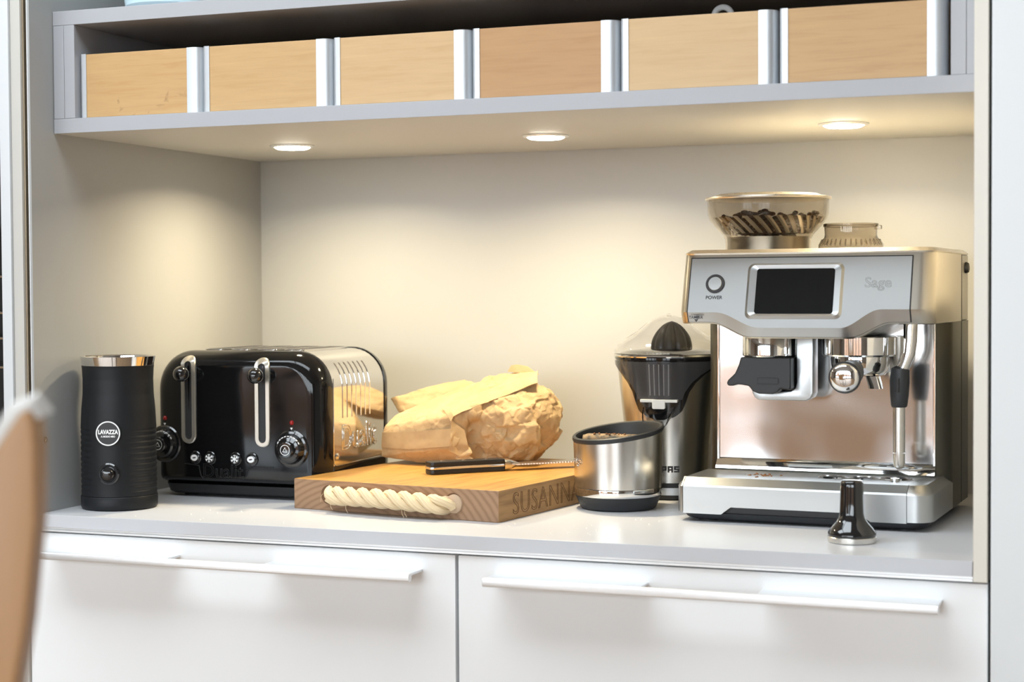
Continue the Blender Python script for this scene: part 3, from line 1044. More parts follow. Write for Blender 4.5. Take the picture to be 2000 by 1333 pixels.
def paper_sheet(name, low, high, nu, nv, thick=0.0006, amp=0.003, seed=1.0, belly=0.0):
    """sheet between two polylines, crumpled, with thickness"""
    lo_, hi_ = [Vector(q) - BAG for q in low], [Vector(q) - BAG for q in high]
    nrm = (lo_[-1] - lo_[0]).cross(hi_[0] - lo_[0]).normalized()
    top = []
    for i in range(nu + 1):
        row = []
        for j in range(nv + 1):
            u, v = i / nu, j / nv
            p0 = along(lo_, u).lerp(along(hi_, u), v)
            row.append(p0 + nrm * (belly * math.sin(PI * v)))
        top.append(row)
    cr = crumple([p[:] for row in top for p in row], 34, amp, seed)
    top = [[p + nrm * cr[i * (nv + 1) + j] for j, p in enumerate(row)] for i, row in enumerate(top)]
    vs = [p for row in top for p in row] + [p - nrm * thick for row in top for p in row]
    n1 = (nu + 1) * (nv + 1)
    fs = []
    idx = lambda i, j: i * (nv + 1) + j
    for i in range(nu):
        for j in range(nv):
            f_ = (idx(i, j), idx(i + 1, j), idx(i + 1, j + 1), idx(i, j + 1))
            fs.append(f_)
            fs.append(tuple(reversed([k_ + n1 for k_ in f_])))
    edge = [idx(i, 0) for i in range(nu + 1)] + [idx(nu, j) for j in range(1, nv + 1)] + [idx(i, nv) for i in range(nu - 1, -1, -1)] + [idx(0, j) for j in range(nv - 1, 0, -1)]
    for p_, q_ in zip(edge, edge[1:] + edge[:1]):
        fs.append((p_, p_ + n1, q_ + n1, q_))
    return MB().add(vs, fs).build(name, M['kraft'], bag, angle=28)


# loose rim of the mouth at the far upper corner and the folded edge over the loaf
paper_sheet('paper_fold', [(0.4455, 0.351, 0.1060), (0.4490, 0.352, 0.1135), (0.4590, 0.359, 0.1195), (0.4740, 0.371, 0.1260), (0.4870, 0.381, 0.1318), (0.5020, 0.391, 0.1378), (0.5180, 0.402, 0.1440), (0.5350, 0.412, 0.1520), (0.5500, 0.423, 0.1590)],
            [(0.4200, 0.378, 0.1235), (0.4300, 0.381, 0.1265), (0.4400, 0.386, 0.1310), (0.4540, 0.395, 0.1380), (0.4680, 0.405, 0.1450), (0.4850, 0.416, 0.1520), (0.5030, 0.427, 0.1590), (0.5230, 0.437, 0.1670), (0.5430, 0.445, 0.1755)], 48, 14, amp=0.0028, seed=4.0, belly=0.0035)
paper_sheet('paper_fold', [(0.4886, 0.462, 0.1720), (0.5437, 0.448, 0.1690)], [(0.4950, 0.461, 0.1815), (0.5050, 0.460, 0.1830), (0.5226, 0.456, 0.1806)], 12, 6, amp=0.0025, seed=2.0)
paper_sheet('paper_fold', [(0.4420, 0.351, 0.0640), (0.4680, 0.372, 0.0480)], [(0.4470, 0.351, 0.1085), (0.4600, 0.366, 0.0930)], 14, 16, amp=0.0065, seed=9.0)
paper_sheet('paper_fold', [(0.4500, 0.365, 0.0660), (0.4850, 0.378, 0.0425)], [(0.4480, 0.360, 0.0520), (0.4700, 0.374, 0.0440)], 10, 10, amp=0.0040, seed=5.0)
paper_sheet('paper_fold', [(0.3260, 0.3725, 0.0640), (0.3758, 0.3595, 0.0640), (0.4460, 0.3505, 0.0710)], [(0.3275, 0.3715, 0.0860), (0.3760, 0.3600, 0.0890), (0.4460, 0.3525, 0.0960)], 24, 8, amp=0.0016, seed=6.0)

# ------------------------------------------------------------------ knock box
kc = Vector((0.7075, 0.3060, 0))
kx = thing('knock_box', 'round steel knock box with slanted black rim beside the board', 'knock box', kc)
vd = Vector((kc.x - 1.3928, kc.y + 1.8628, 0)).normalized()       # away from the camera
vr = Vector((vd.y, -vd.x, 0))


def kz(x, y):
    p_ = Vector((x, y, 0))
    return 0.1015 + 0.125 * p_.dot(vr) + 0.09 * p_.dot(vd)


def kring(r_, dz=0.0, flat=None, seg=72):
    out = []
    for j in range(seg):
        a = 2 * PI * j / seg
        x, y = r_ * math.cos(a), r_ * math.sin(a)
        out.append((x, y, flat if flat is not None else kz(x, y) + dz))
    return out


MB().rings([kring(0.0583, flat=0.0295), kring(0.0598, -0.002)], cap0=False, cap1=False).build('steel_wall', M['steel_vert'], kx, angle=80)
MB().rings([kring(0.0572, flat=0.0185), kring(0.0578, flat=0.0200), kring(0.0582, flat=0.0283), kring(0.0579, flat=0.0292)], cap0=False).build('polished_band', M['chrome'], kx)
MB().rings([kring(0.0470, flat=0.0), kring(0.0505, flat=0.0020), kring(0.0560, flat=0.0150), kring(0.0574, flat=0.0182)]).build('base', M['base_black'], kx)
MB().rings([kring(0.0600, -0.004), kring(0.0612, -0.0015), kring(0.0610, 0.0018), kring(0.0592, 0.0030), kring(0.0566, 0.0020), kring(0.0552, -0.002), kring(0.0520, flat=0.035), kring(0.001, flat=0.033)], cap0=False).build('rubber_liner', M['base_black'], kx)
ba, bb_ = -vr * 0.047 + vd * 0.004 + Vector((0, 0, 0.0900)), vr * 0.050 - vd * 0.004 + Vector((0, 0, 0.0880))
bar = MB().tube([ba, ba.lerp(bb_, 0.08), ba.lerp(bb_, 0.92), bb_], [0.0075, 0.0098, 0.0098, 0.0075], 20).build('knock_bar', M['coffee_bar'], kx)
mb = MB()
random.seed(3)
for k in range(26):
    c_ = ba.lerp(bb_, random.uniform(0.12, 0.6)) + Vector((random.uniform(-0.004, 0.004), random.uniform(-0.006, 0.002), 0.0093))
    mb.sphere(c_, random.uniform(0.0006, 0.0018), 6, 4)
g = mb.build('coffee_residue', M['coffee'], kx)
kn_ = (-vd * 0.80 - vr * 0.6).normalized()
ka_ = math.atan2(kn_.y, kn_.x) - 0.55
kn_ = Vector((math.cos(ka_), math.sin(ka_), 0))
text('lettering', 'Sage', 0.017, kn_ * 0.0590 + Vector((0, 0, 0.067)), (-kn_.y, kn_.x, 0), Z3, M['chrome'], kx, 0.0003, 0.0002, bend=0.0590)

# ------------------------------------------------------------------ citrus juicer
jc = Vector((0.7360, 0.4560, 0))
ju = thing('citrus_juicer', 'tall steel citrus juicer with clear dome between knock box and coffee machine', 'juicer', jc)
jd = Vector((1.3928 - jc.x, -1.8628 - jc.y, 0)).normalized()
ja = math.atan2(jd.y, jd.x) - 0.20


def jr(z):
    return rlin([(0.022, 0.0590), (0.06, 0.0605), (0.10, 0.0640), (0.15, 0.0690), (0.185, 0.0728), (0.196, 0.0738)], z)


MB().lathe([(jr(z), z) for z in (0.024, 0.04, 0.06, 0.08, 0.10, 0.12, 0.14, 0.16, 0.18, 0.1925)], seg=72).build('body', M['steel_vert'], ju, angle=60)
MB().lathe([(0.056, 0), (0.0595, 0.0015), (0.0600, 0.0065), (0.0590, 0.0068)], seg=64).build('base', M['black_satin'], ju)
MB().lathe([(0.0588, 0.0070), (0.0590, 0.0172)], seg=64).build('base_band', M['alu_bright'], ju)
MB().lathe([(0.0590, 0.0174), (0.0602, 0.0178), (0.0602, 0.0236), (0.0592, 0.0239)], seg=64).build('base_ring', M['black_satin'], ju)


def jpatch(name, m, half, z0_, z1_, off, nz_=26, na=26, thick=0.003):
    """curved shield on the body: half(z) gives the half angle"""
    grid = []
    for i in range(nz_ + 1):
        z = lerp(z0_, z1_, i / nz_)
        h_ = half(z)
        row = []
        for j in range(na + 1):
            a = ja + lerp(-h_, h_, j / na)
            row.append((a, z))
        grid.append(row)
    vs, fs = [], []
    for o_ in (off, off - thick):
        for row in grid:
            for a, z in row:
                vs.append(((jr(z) + o_) * math.cos(a), (jr(z) + o_) * math.sin(a), z))
    n1 = (nz_ + 1) * (na + 1)
    idx = lambda i, j: i * (na + 1) + j
    for i in range(nz_):
        for j in range(na):
            f_ = (idx(i, j), idx(i, j + 1), idx(i + 1, j + 1), idx(i + 1, j))
            fs += [f_, tuple(reversed([k_ + n1 for k_ in f_]))]
    edge = [idx(0, j) for j in range(na + 1)] + [idx(i, na) for i in range(1, nz_ + 1)] + [idx(nz_, j) for j in range(na - 1, -1, -1)] + [idx(i, 0) for i in range(nz_ - 1, 0, -1)]
    for p_, q_ in zip(edge, edge[1:] + edge[:1]):
        fs.append((p_, p_ + n1, q_ + n1, q_))
    return MB().add(vs, fs).build(name, m, ju, angle=50)


def half_out(z):
    return rlin([(0.112, 0.10), (0.116, 0.32), (0.124, 0.46), (0.135, 0.53), (0.15, 0.60), (0.163, 0.73), (0.174, 0.93), (0.183, 1.20), (0.190, 1.50), (0.1945, 1.75)], z)


jpatch('black_shield', M['black_gloss'], half_out, 0.112, 0.1945, 0.0018)
jpatch('juice_cup', M['cup_grey'], lambda z: half_out(z) - 0.10, 0.140, 0.192, 0.0032)
ex = Vector((-math.sin(ja), math.cos(ja), 0))
nn = Vector((math.cos(ja), math.sin(ja), 0))
box_o = nn * (jr(0.138) + 0.002)
MB().poly(rrect(-0.026, 0.026, 0.1365, 0.1405, 0.001), box_o, ex, Z3, -0.006, 0.004).build('spout_bar', M['ceramic'], ju, bevel=0.0005)
MB().poly(rrect(-0.009, 0.009, 0.1275, 0.1405, 0.002), box_o, ex, Z3, -0.006, 0.0045).build('drip_stop', M['ceramic'], ju, bevel=0.0005)
# clear spout: half pipe sloping out and down
rings = []
for k, (d_, zz, rr_2) in enumerate([(-0.004, 0.1300, 0.0225), (0.006, 0.1270, 0.0220), (0.016, 0.1225, 0.0205), (0.026, 0.1165, 0.0185)]):
    ring = []
    for q_, sg in ((rr_2, 1), (rr_2 - 0.0016, -1)):
        for j in range(13):
            a = R(180 + 180 * j / 12) if sg > 0 else R(360 - 180 * j / 12)
            ring.append(box_o + nn * d_ + ex * (q_ * math.cos(a)) + Vector((0, 0, zz + 0.9 * q_ * math.sin(a))))
    rings.append(ring)
MB().rings(rings).build('spout', M['clear'], ju, angle=60)
MB().lathe([(0.0740, 0.1930), (0.0768, 0.1945), (0.0770, 0.2000), (0.0755, 0.2020), (0.070, 0.2030), (0.064, 0.2060), (0.034, 0.2095), (0.001, 0.2095)], seg=72).build('top_plate', M['black_gloss'], ju)
MB().lathe([(0.0772, 0.1975), (0.0778, 0.1990), (0.0772, 0.2010)], seg=72, cap0=False, cap1=False).build('steel_trim', M['chrome'], ju)
# ribbed reamer
rings = []
for i in range(17):
    u = i / 16
    z = 0.2096 + 0.037 * u
    base_r = 0.0290 * math.cos(u * PI / 2) ** 0.62 + 0.0005
    ring = []
    for j in range(96):
        a = 2 * PI * j / 96
        rib = abs(math.cos(4.5 * a))
        ring.append(((base_r * (0.86 + 0.14 * rib ** 0.7)) * math.cos(a), (base_r * (0.86 + 0.14 * rib ** 0.7)) * math.sin(a), z))
    rings.append(ring)
MB().rings(rings).build('reamer', M['black_satin'], ju, angle=30).location = (0.004, 0, 0)
outer = [(0.0760, 0.2015), (0.0765, 0.2060), (0.0725, 0.2140), (0.060, 0.2235), (0.045, 0.2330), (0.032, 0.2440), (0.020, 0.2515), (0.008, 0.2545), (0.001, 0.2550)]
inner = [(max(0.001, r_ - 0.0012), z - 0.0012) for r_, z in reversed(outer)]
MB().lathe(outer + inner, seg=72, cap0=False, cap1=False).build('dome_lid', M['clear'], ju, angle=60)
MB().lathe([(0.0035, 0.2549), (0.0035, 0.2570), (0.001, 0.2575)], seg=16).build('dome_knob', M['clear'], ju)
pa = ja + 0.22
pn = Vector((math.cos(pa), math.sin(pa), 0))
GLY = {'P': [(0, 0, 2, 7), (2, 5, 6, 7), (4, 2, 6, 5), (2, 2, 4, 3.6)], 'A': [(0, 0, 2, 7), (4, 0, 6, 7), (2, 5, 4, 7), (2, 2, 4, 3.6)],
       'S': [(0, 5, 6, 7), (0, 3, 2, 5), (0, 2.6, 6, 4.2), (4, 1, 6, 3), (0, 0, 6, 1.6)]}
mb = MB()
jr0 = jr(0.043) + 0.0003
for gi, g_ in enumerate('PAS'):
    for (ax_, az_, bx_, bz_) in GLY[g_]:
        u = 0.00125
        for q in range(2):
            xa_, xb_ = lerp(ax_, bx_, q / 2) + gi * 7 - 10, lerp(ax_, bx_, (q + 1) / 2) + gi * 7 - 10
            ring = []
            for rr3 in (jr0 - 0.0004, jr0 + 0.00012):
                ring.append([(rr3 * math.cos(pa + x_ * u / jr0), rr3 * math.sin(pa + x_ * u / jr0), 0.0390 + z_ * u) for x_, z_ in ((xa_, az_), (xb_, az_), (xb_, bz_), (xa_, bz_))])
            mb.rings(ring)
mb.build('lettering', M['text_dark'], ju, smooth=False)
for k in range(5):
    aa = ja - 0.22 + 0.09 * k + 0.05
    MB().tube([((jr(z) + 0.0026) * math.cos(aa), (jr(z) + 0.0026) * math.sin(aa), z) for z in (0.146, 0.160, 0.175, 0.189)], 0.0011, 8).build('cup_rib', M['rib_grey'], ju)

# ------------------------------------------------------------------ espresso machine
MR = -0.045
em = thing('espresso_machine', 'large brushed steel espresso machine with dark touch screen', 'coffee machine', (0.820, 0.206, 0), MR)
XL, XR = -0.006, 0.312
YSP, YBK = 0.125, 0.285
ZTM = 0.335
# base and feet
MB().rings([[(x, y, z) for x, y in rrect(XL + 0.008 + q, XR - 0.008 - q, 0.006 + q, YBK - 0.006, 0.022)] for q, z in ((0.006, 0.002), (0.0, 0.005), (-0.004, 0.0115))]).build('base', M['base_black'], em)
for fx in (0.03, 0.275):
    for fy in (0.03, 0.25):
        MB().lathe([(0.014, 0), (0.014, 0.003)], (fx, fy), 20).build('foot', M['base_black'], em)
# lower body behind the tray and column sides, vertical front corners well rounded
ol = rrect(XL, XR, YSP, YBK, (0.033, 0.033, 0.006, 0.006), 10)
MB().poly(ol, (0, 0, 0), X3, Y3, 0.0115, 0.2485).build('body', M['column'], em, angle=50)
MB().poly([(0.224, 0.012), (0.2255, 0.012), (0.2255, 0.335), (0.224, 0.335)], (XR - 0.0004, 0, 0), Y3, Z3, 0, 0.0008).build('side_seam', M['dark'], em)
# head
zl_t = [(-0.01, 0.2485), (0.036, 0.2485), (0.090, 0.2305), (0.212, 0.2305), (0.262, 0.2490), (0.32, 0.2490)]
zu_t = [(-0.01, 0.2630), (0.044, 0.2630), (0.102, 0.2440), (0.203, 0.2440), (0.250, 0.2665), (0.32, 0.2665)]
PY0, PY1, PZ1 = 0.0105, 0.0300, 0.331        # panel front at z .2665 and at its top edge


def panel_y(z):
    return PY0 + (PY1 - PY0) * (z - 0.2665) / (PZ1 - 0.2665) if z > 0.2665 else PY0 + (PY1 - PY0) * (z - 0.2665) / (PZ1 - 0.2665)


def lip_y(x):
    return panel_y(interp(zu_t, x)) + 0.006


def corner_off(x, q=0.020):
    d = min(x - XL, XR - x)
    if d >= q:
        return 0.0
    return q - math.sqrt(max(0.0, q * q - (q - d) ** 2))


xs = [XL + 0.02 * (1 - math.cos(R(90 * i / 8))) for i in range(9)]
xs += [XL + 0.02 + (XR - XL - 0.04) * i / 60 for i in range(1, 60)]
xs += [XR - 0.02 * (1 - math.cos(R(90 * i / 8))) for i in range(8, -1, -1)]
rings = []
for x in xs:
    co = corner_off(x)
    zu, zl = interp(zu_t, x), interp(zl_t, x)
    rings.append([(x, 0.2245, ZTM), (x, PY1 + 0.0010 + co, ZTM), (x, panel_y(0.331) + co, 0.331), (x, panel_y(zu) + co, zu), (x, lip_y(x) + co, zl + 0.003),
                  (x, lip_y(x) + co + 0.003, zl), (x, YSP, zl), (x, YSP, 0.2486), (x, 0.2245, 0.2486)])
MB().rings(rings).build('head', M['head_steel'], em, angle=32)
box('rear_column', M['steel_dark'], em, XL + 0.001, XR - 0.001, 0.2256, YBK, 0.2487, ZTM, 0.002)
MB().lathe_axis([(0.0075, 0), (0.0075, 0.002), (0.006, 0.0045), (0.004, 0.005), (0.001, 0.005)], (XR - 0.001, 0.262, 0.318), X3, 20).build('side_plug', M['black_satin'], em)
# top cap, chamfered
mb = MB()
for_q = [(0.0012, ZTM + 0.0001), (0.0, ZTM + 0.002), (0.006, ZTM + 0.0065), (0.014, ZTM + 0.0068)]
mb.rings([[(x, y, z) for x, y in rrect(XL + q, XR - q, PY1 - 0.002 + q, YBK - q, (0.02, 0.02, 0.006, 0.006), 8)] for q, z in for_q])
mb.build('top_cap', M['lit_steel'], em, angle=25)
# front panel plate with seam behind it
pxs = [0.0085 + (0.2845 - 0.0085) * i / 70 for i in range(71)]


def plate(name, m, x_a, x_b, off, ztop, lift, n_=70):
    rings_ = []
    for i in range(n_ + 1):
        x = lerp(x_a, x_b, i / n_)
        zu, zl = interp(zu_t, x), interp(zl_t, x) + lift
        f_ = [(x, panel_y(ztop) - off, ztop), (x, panel_y(zu) - off, zu), (x, lip_y(x) - off, zl)]
        b_2 = [(x, lip_y(x) + 0.0012, zl), (x, panel_y(zu) + 0.0015, zu), (x, panel_y(ztop) + 0.0015, ztop)]
        rings_.append(f_ + b_2)
    return MB().rings(rings_).build(name, m, em, angle=25)


plate('panel_seam', M['dark'], 0.0070, 0.2860, 0.0004, 0.3318, 0.0018)
fp = plate('front_panel', M['steel'], 0.0085, 0.2845, 0.0012, 0.3305, 0.0022)
UP = Vector((0, PY1 - PY0, PZ1 - 0.2665)).normalized()


def pp(x, z):
    return Vector((x, panel_y(z) - 0.0012, z))


def panel_poly(name, m, pts, d0, d1, parent, bevel=0.0):
    """pts as (x, z) on the tilted panel"""
    o_ = pp(0, 0.29)
    return MB().poly([(x, (z - 0.29) / UP.z) for x, z in pts], o_, X3, UP, d0, d1).build(name, m, parent, bevel=bevel)


NRM = Vector(X3).cross(UP)
# screen and its raised bezel (tapered frame)
o_ = pp(0, 0.29)
mb = MB()
rr_out = rrect(0.0825, 0.2035, 0.2545, 0.3235, 0.008, 6)
rr_mid = rrect(0.0860, 0.2005, 0.2575, 0.3205, 0.007, 6)
rr_in = rrect(0.0945, 0.1925, 0.2610, 0.3165, 0.003, 6)
mb.rings([[o_ + Vector(X3) * x + UP * ((z - 0.29) / UP.z) + NRM * d for x, z in ring] for ring, d in ((rr_out, 0.0), (rr_mid, 0.0030), (rr_in, 0.0012))], cap0=False, cap1=False)
bez = mb.build('screen_bezel', M['steel'], em, angle=20)
panel_poly('touch_screen', M['screen'], rrect(0.0947, 0.1923, 0.2612, 0.3163, 0.003), 0.0002, 0.0016, em)
# power button
o_b = pp(0.0415, 0.2985)
pb = MB().lathe_axis([(0.0122, 0), (0.0122, 0.0012), (0.0115, 0.0018), (0.0095, 0.0018), (0.0092, 0.0008), (0.001, 0.0008)], o_b, NRM, 40).build('power_button', M['text_dark'], em)
MB().lathe_axis([(0.0090, 0.0009), (0.0090, 0.0018), (0.0084, 0.0024), (0.001, 0.0022)], o_b, NRM, 40).build('button_cap', M['steel'], pb)
text('lettering', 'POWER', 0.0062, pp(0.0412, 0.2812) + NRM * 0.0002, X3, UP, M['text_dark'], fp, 0.0001, 0.00012)
text('lettering', 'TAMPER', 0.0050, pp(0.0195, 0.2565) + Vector((0, 0.0012, 0.0)), X3, Z3, M['text_dark'], fp, 0.0001, 0.0001)
MB().poly([(-0.0022, 0.0014), (0, -0.0018), (0.0022, 0.0014)], pp(0.0195, 0.2528) + Vector((0, 0.0032, 0)), X3, Z3, -0.002, 0.0006).build('tamper_arrow', M['text_dark'], fp)
text('lettering', 'Sage', 0.0185, pp(0.2455, 0.2985) + NRM * 0.0002, X3, UP, M['text_grey'], fp, 0.0, 0.0, outline=0.00022)
# splash panel (polished) with side frames
sp = MB()
n_ = 24
rows = []
for i in range(n_ + 1):
    z = lerp(0.058, 0.246, i / n_)
    rows.append([(lerp(0.016, 0.293, j / 30), YSP - 0.0015, z) for j in range(31)])
vs = [p_ for row in rows for p_ in row]
fs = [(i * 31 + j, i * 31 + j + 1, (i + 1) * 31 + j + 1, (i + 1) * 31 + j) for i in range(n_) for j in range(30)]
b0 = len(vs)
vs += [(0.016, YSP - 0.0002, 0.058), (0.293, YSP - 0.0002, 0.058), (0.293, YSP - 0.0002, 0.246), (0.016, YSP - 0.0002, 0.246)]
fs.append((b0 + 3, b0 + 2, b0 + 1, b0))
sp.add(vs, fs)
sp.build('splash_panel', M['mirror'], em)
for fx0, fx1 in ((0.0125, 0.0158), (0.2932, 0.2965)):
    box('splash_frame', M['chrome'], em, fx0, fx1, YSP - 0.004, YSP + 0.004, 0.058, 0.247, 0.0008)
MB().rings([[(x, y, z) for y, z in [(YSP - 0.0016, 0.070), (YSP - 0.004, 0.068), (YSP - 0.010, 0.0605), (YSP - 0.012, 0.0565), (YSP - 0.0016, 0.0565)]] for x in (0.0125, 0.2965)]).build('splash_ledge', M['chrome'], em, angle=20)
# drip tray: steel front with a notch, corner caps, top plate with wells
tray_top = 0.0550
fpts = [(0.0045, 0.0075), (0.0535, 0.0085), (0.0665, 0.0195), (0.2270, 0.0225), (0.2400, 0.0105), (0.2830, 0.0105), (0.2830, 0.0430), (0.0045, 0.0430)]
fpts = [(0.0045, 0.0105), (0.0535, 0.0105), (0.0660, 0.0200), (0.2270, 0.0200), (0.2400, 0.0105), (0.2830, 0.0105), (0.2830, 0.0440), (0.0045, 0.0440)]
MB().poly(fpts, (0, 0.004, 0), X3, Z3, 0.0, 0.004).build('tray_front', M['steel'], em)
MB().rings([[(x, y, z) for y, z in ((0.0, 0.0440), (0.0012, 0.0465), (0.014, tray_top), (0.018, tray_top), (0.018, 0.0440))] for x in (0.0045, 0.2830)]).build('tray_lip', M['steel'], em, angle=25)


def tray_cap(sgn):
    # rounded corner piece wrapping to the side
    if sgn < 0:
        plan = [(0.0038, 0.0)] + [(XL + 0.016 - 0.0 + (-0.016) * math.sin(R(90 * k / 8)) + 0.0, 0.016 - 0.016 * math.cos(R(90 * k / 8))) for k in range(1, 9)] + [(XL, YSP - 0.001), (0.0038, YSP - 0.001)]
        cx = 0.0038
    else:
        plan = [(0.2837, 0.0)] + [(XR - 0.022 + 0.022 * math.sin(R(90 * k / 8)), 0.022 - 0.022 * math.cos(R(90 * k / 8))) for k in range(0, 9)] + [(XR, YSP + 0.033), (0.2837, YSP - 0.001)]
        cx = 0.2837
    rr2 = []
    for ins, z in ((0.0, 0.0118), (0.0, 0.0440), (0.002, 0.0470), (0.013, tray_top), ):
        ring = []
        for x, y in plan:
            nx_ = x + (ins if sgn < 0 else -ins) * (1.0 if abs(x - cx) > 0.004 else 0.0) * 0.7
            ny_ = y + ins * (1.0 if y < 0.03 else 0.0)
            if sgn < 0:
                nx_ = min(nx_, cx)
            else:
                nx_ = max(nx_, cx)
            ring.append((nx_, ny_, z))
        rr2.append(ring)
    return MB().rings(rr2).build('tray_corner', M['steel'], em, angle=30)


tray_cap(-1)
tray_cap(1)
box('tray_shadow_gap', M['base_black'], em, 0.004, 0.2835, 0.006, 0.10, 0.0118, 0.0435)
tp = MB().box(0.0040, 0.2834, 0.018, YSP - 0.0121, 0.050, tray_top - 0.0002).build('tray_plate', M['steel'], em, bevel=0.0005)
for wx, wy, ra, rb in ((0.178, 0.070, 0.019, 0.016), (0.216, 0.072, 0.019, 0.016), (0.255, 0.078, 0.021, 0.018)):
    MB().rings([[(wx + q * ra * math.cos(2 * PI * k / 32), wy + q * rb * math.sin(2 * PI * k / 32), z) for k in range(32)] for q, z in ((1.0, tray_top - 0.0001), (0.86, tray_top + 0.0010), (0.70, tray_top - 0.0001))], cap0=False, cap1=False).build('tray_well_rim', M['chrome'], tp)
    MB().poly([(wx + 0.7 * ra * math.cos(2 * PI * k / 28), wy + 0.7 * rb * math.sin(2 * PI * k / 28)) for k in range(28)], (0, 0, 0), X3, Y3, tray_top - 0.0005, tray_top + 0.0001).build('tray_well', M['dark'], tp)
MB().lathe([(0.006, tray_top), (0.006, tray_top + 0.003), (0.001, tray_top + 0.0035)], (0.258, 0.060), 16).build('tray_float', M['chrome'], tp)
random.seed(5)
mb = MB()
for k in range(40):
    rr2 = random.uniform(0.0006, 0.0022)
    cx, cy = 0.090 + random.gauss(0, 0.010), 0.060 + random.gauss(0, 0.010)
    mb.lathe([(rr2, tray_top - 0.0002), (rr2 * 0.6, tray_top + rr2 * 0.35), (0.0001, tray_top + rr2 * 0.4)], (cx, cy), 7)
st = mb.build('coffee_stain', M['coffee'], em)
st['label'] = 'spilt brown coffee grounds'
# grinder outlet and cradle
MB().lathe([(0.0335, 0.2320), (0.0340, 0.2310), (0.0340, 0.2075), (0.0325, 0.2058), (0.0300, 0.2055)], (0.0955, 0.075), 48).build('grinder_collar', M['chrome'], em)
pts = [(0.0665, 0.2056), (0.0640, 0.1960), (0.0590, 0.1850), (0.0500, 0.1765), (0.0480, 0.1725), (0.0500, 0.1690), (0.0560, 0.1690), (0.0620, 0.1712), (0.0720, 0.1700), (0.0770, 0.1690), (0.0820, 0.1625),
       (0.0900, 0.1595), (0.1080, 0.1595), (0.1140, 0.1620), (0.1180, 0.1665), (0.1290, 0.1650), (0.1310, 0.1680), (0.1310, 0.2056)]
cr = MB().poly(list(reversed(pts)), (0, 0.055, 0), X3, Z3, -0.040, 0.010).build('grinding_cradle', M['black_satin'], em, bevel=0.0015)
MB().rings([[(x, 0.0445, z) for x, z in rrect(*q, 0.0008)] for q in ((0.0880, 0.1160, 0.1715, 0.1805), (0.0895, 0.1145, 0.1728, 0.1792))], cap0=False, cap1=False).build('cradle_slot', M['dark'], cr)
box('cradle_insert', M['base_black'], cr, 0.0895, 0.1145, 0.0442, 0.046, 0.1728, 0.1792)
op = [(0.1330, 0.2310), (0.1330, 0.1730), (0.1310, 0.1660), (0.1260, 0.1625), (0.0930, 0.1605), (0.0850, 0.1625), (0.0785, 0.1700), (0.0755, 0.1700), (0.0755, 0.1600), (0.0790, 0.1535), (0.0840, 0.1505), (0.1450, 0.1505), (0.1510, 0.1535), (0.1540, 0.1600), (0.1540, 0.2310)]
MB().poly(op, (0, 0.066, 0), X3, Z3, -0.028, 0.0).build('cradle_bracket', M['steel'], em, bevel=0.0022, bseg=3)
# group head with portafilter
MB().lathe([(0.0455, 0.2320), (0.0465, 0.2310), (0.0465, 0.2095), (0.0450, 0.2075), (0.042, 0.2072)], (0.2095, 0.082), 56).build('group_head', M['chrome'], em)
text('lettering', '◄ LOCK', 0.0001, (0.23, 0.03, 0.21), X3, Z3, M['text_dark'], em) if False else None
pf = MB().lathe([(0.0360, 0.2073), (0.0365, 0.2040), (0.0350, 0.1900), (0.0300, 0.1840), (0.012, 0.1820)], (0.2110, 0.080), 48).build('portafilter', M['chrome'], em)
h0, h1 = Vector((0.2115, 0.050, 0.1925)), Vector((0.2150, -0.028, 0.1855))
ax = (h1 - h0).normalized()
MB().lathe_axis([(0.010, 0), (0.0115, 0.015), (0.0150, 0.030), (0.0170, 0.055), (0.0186, 0.072), (0.0194, 0.0770), (0.0188, 0.0785)], h0, ax, 36).build('handle', M['black_satin'], pf)
MB().lathe_axis([(0.0175, 0.0775), (0.0172, 0.0800), (0.0150, 0.0822), (0.010, 0.0840), (0.005, 0.0848), (0.0004, 0.0850)], h0, ax, 40).build('handle_cap', M['chrome'], pf, angle=60)
mb = MB()
mb.rings([[(0.231 + a * 0.010 + d * 0.35, 0.058 + b * 0.010 - d * 0.4, 0.1835 - d) for a, b in rrect(-0.8, 0.8, -0.8, 0.8, 0.4, 4)] for d in (0.0, 0.007, 0.015)])
mb.build('spout', M['chrome'], pf, angle=40)
MB().rings([[(0.2285 + a * 0.0105 + d * 0.15, 0.072 + b * 0.0105, 0.2005 - d) for a, b in rrect(-0.8, 0.8, -0.8, 0.8, 0.3, 4)] for d in (0.0, 0.012)]).build('spout_neck', M['chrome'], pf)
MB().lathe([(0.0105, 0.2315), (0.0105, 0.205), (0.0085, 0.195), (0.006, 0.190), (0.001, 0.1895)], (0.2555, 0.100), 24).build('hot_water_outlet', M['steel_dark'], em)
# steam wand
MB().tube([(0.2770, 0.060, 0.2500), (0.2765, 0.059, 0.2280), (0.2750, 0.058, 0.2120), (0.2705, 0.056, 0.2000), (0.2665, 0.054, 0.1900)], [0.0085, 0.0085, 0.0080, 0.0075, 0.0070], 20).build('steam_pipe', M['chrome'], em)
sw = MB().tube([(0.2665, 0.054, 0.1950), (0.2658, 0.0538, 0.1930), (0.2648, 0.0535, 0.1780), (0.2645, 0.0533, 0.1600), (0.2642, 0.053, 0.1480), (0.2642, 0.053, 0.1460)], [0.006, 0.0112, 0.0122, 0.0112, 0.0098, 0.0085], 24).build('wand_grip', M['base_black'], em)
MB().tube([(0.2646, 0.0415, 0.182), (0.2644, 0.0410, 0.165)], [0.0025, 0.0025], 10).build('grip_dimple', M['dark'], sw)
MB().tube([(0.2642, 0.053, 0.1465), (0.2642, 0.053, 0.0905)], 0.0076, 20).build('steam_wand', M['steel_vert'], em)
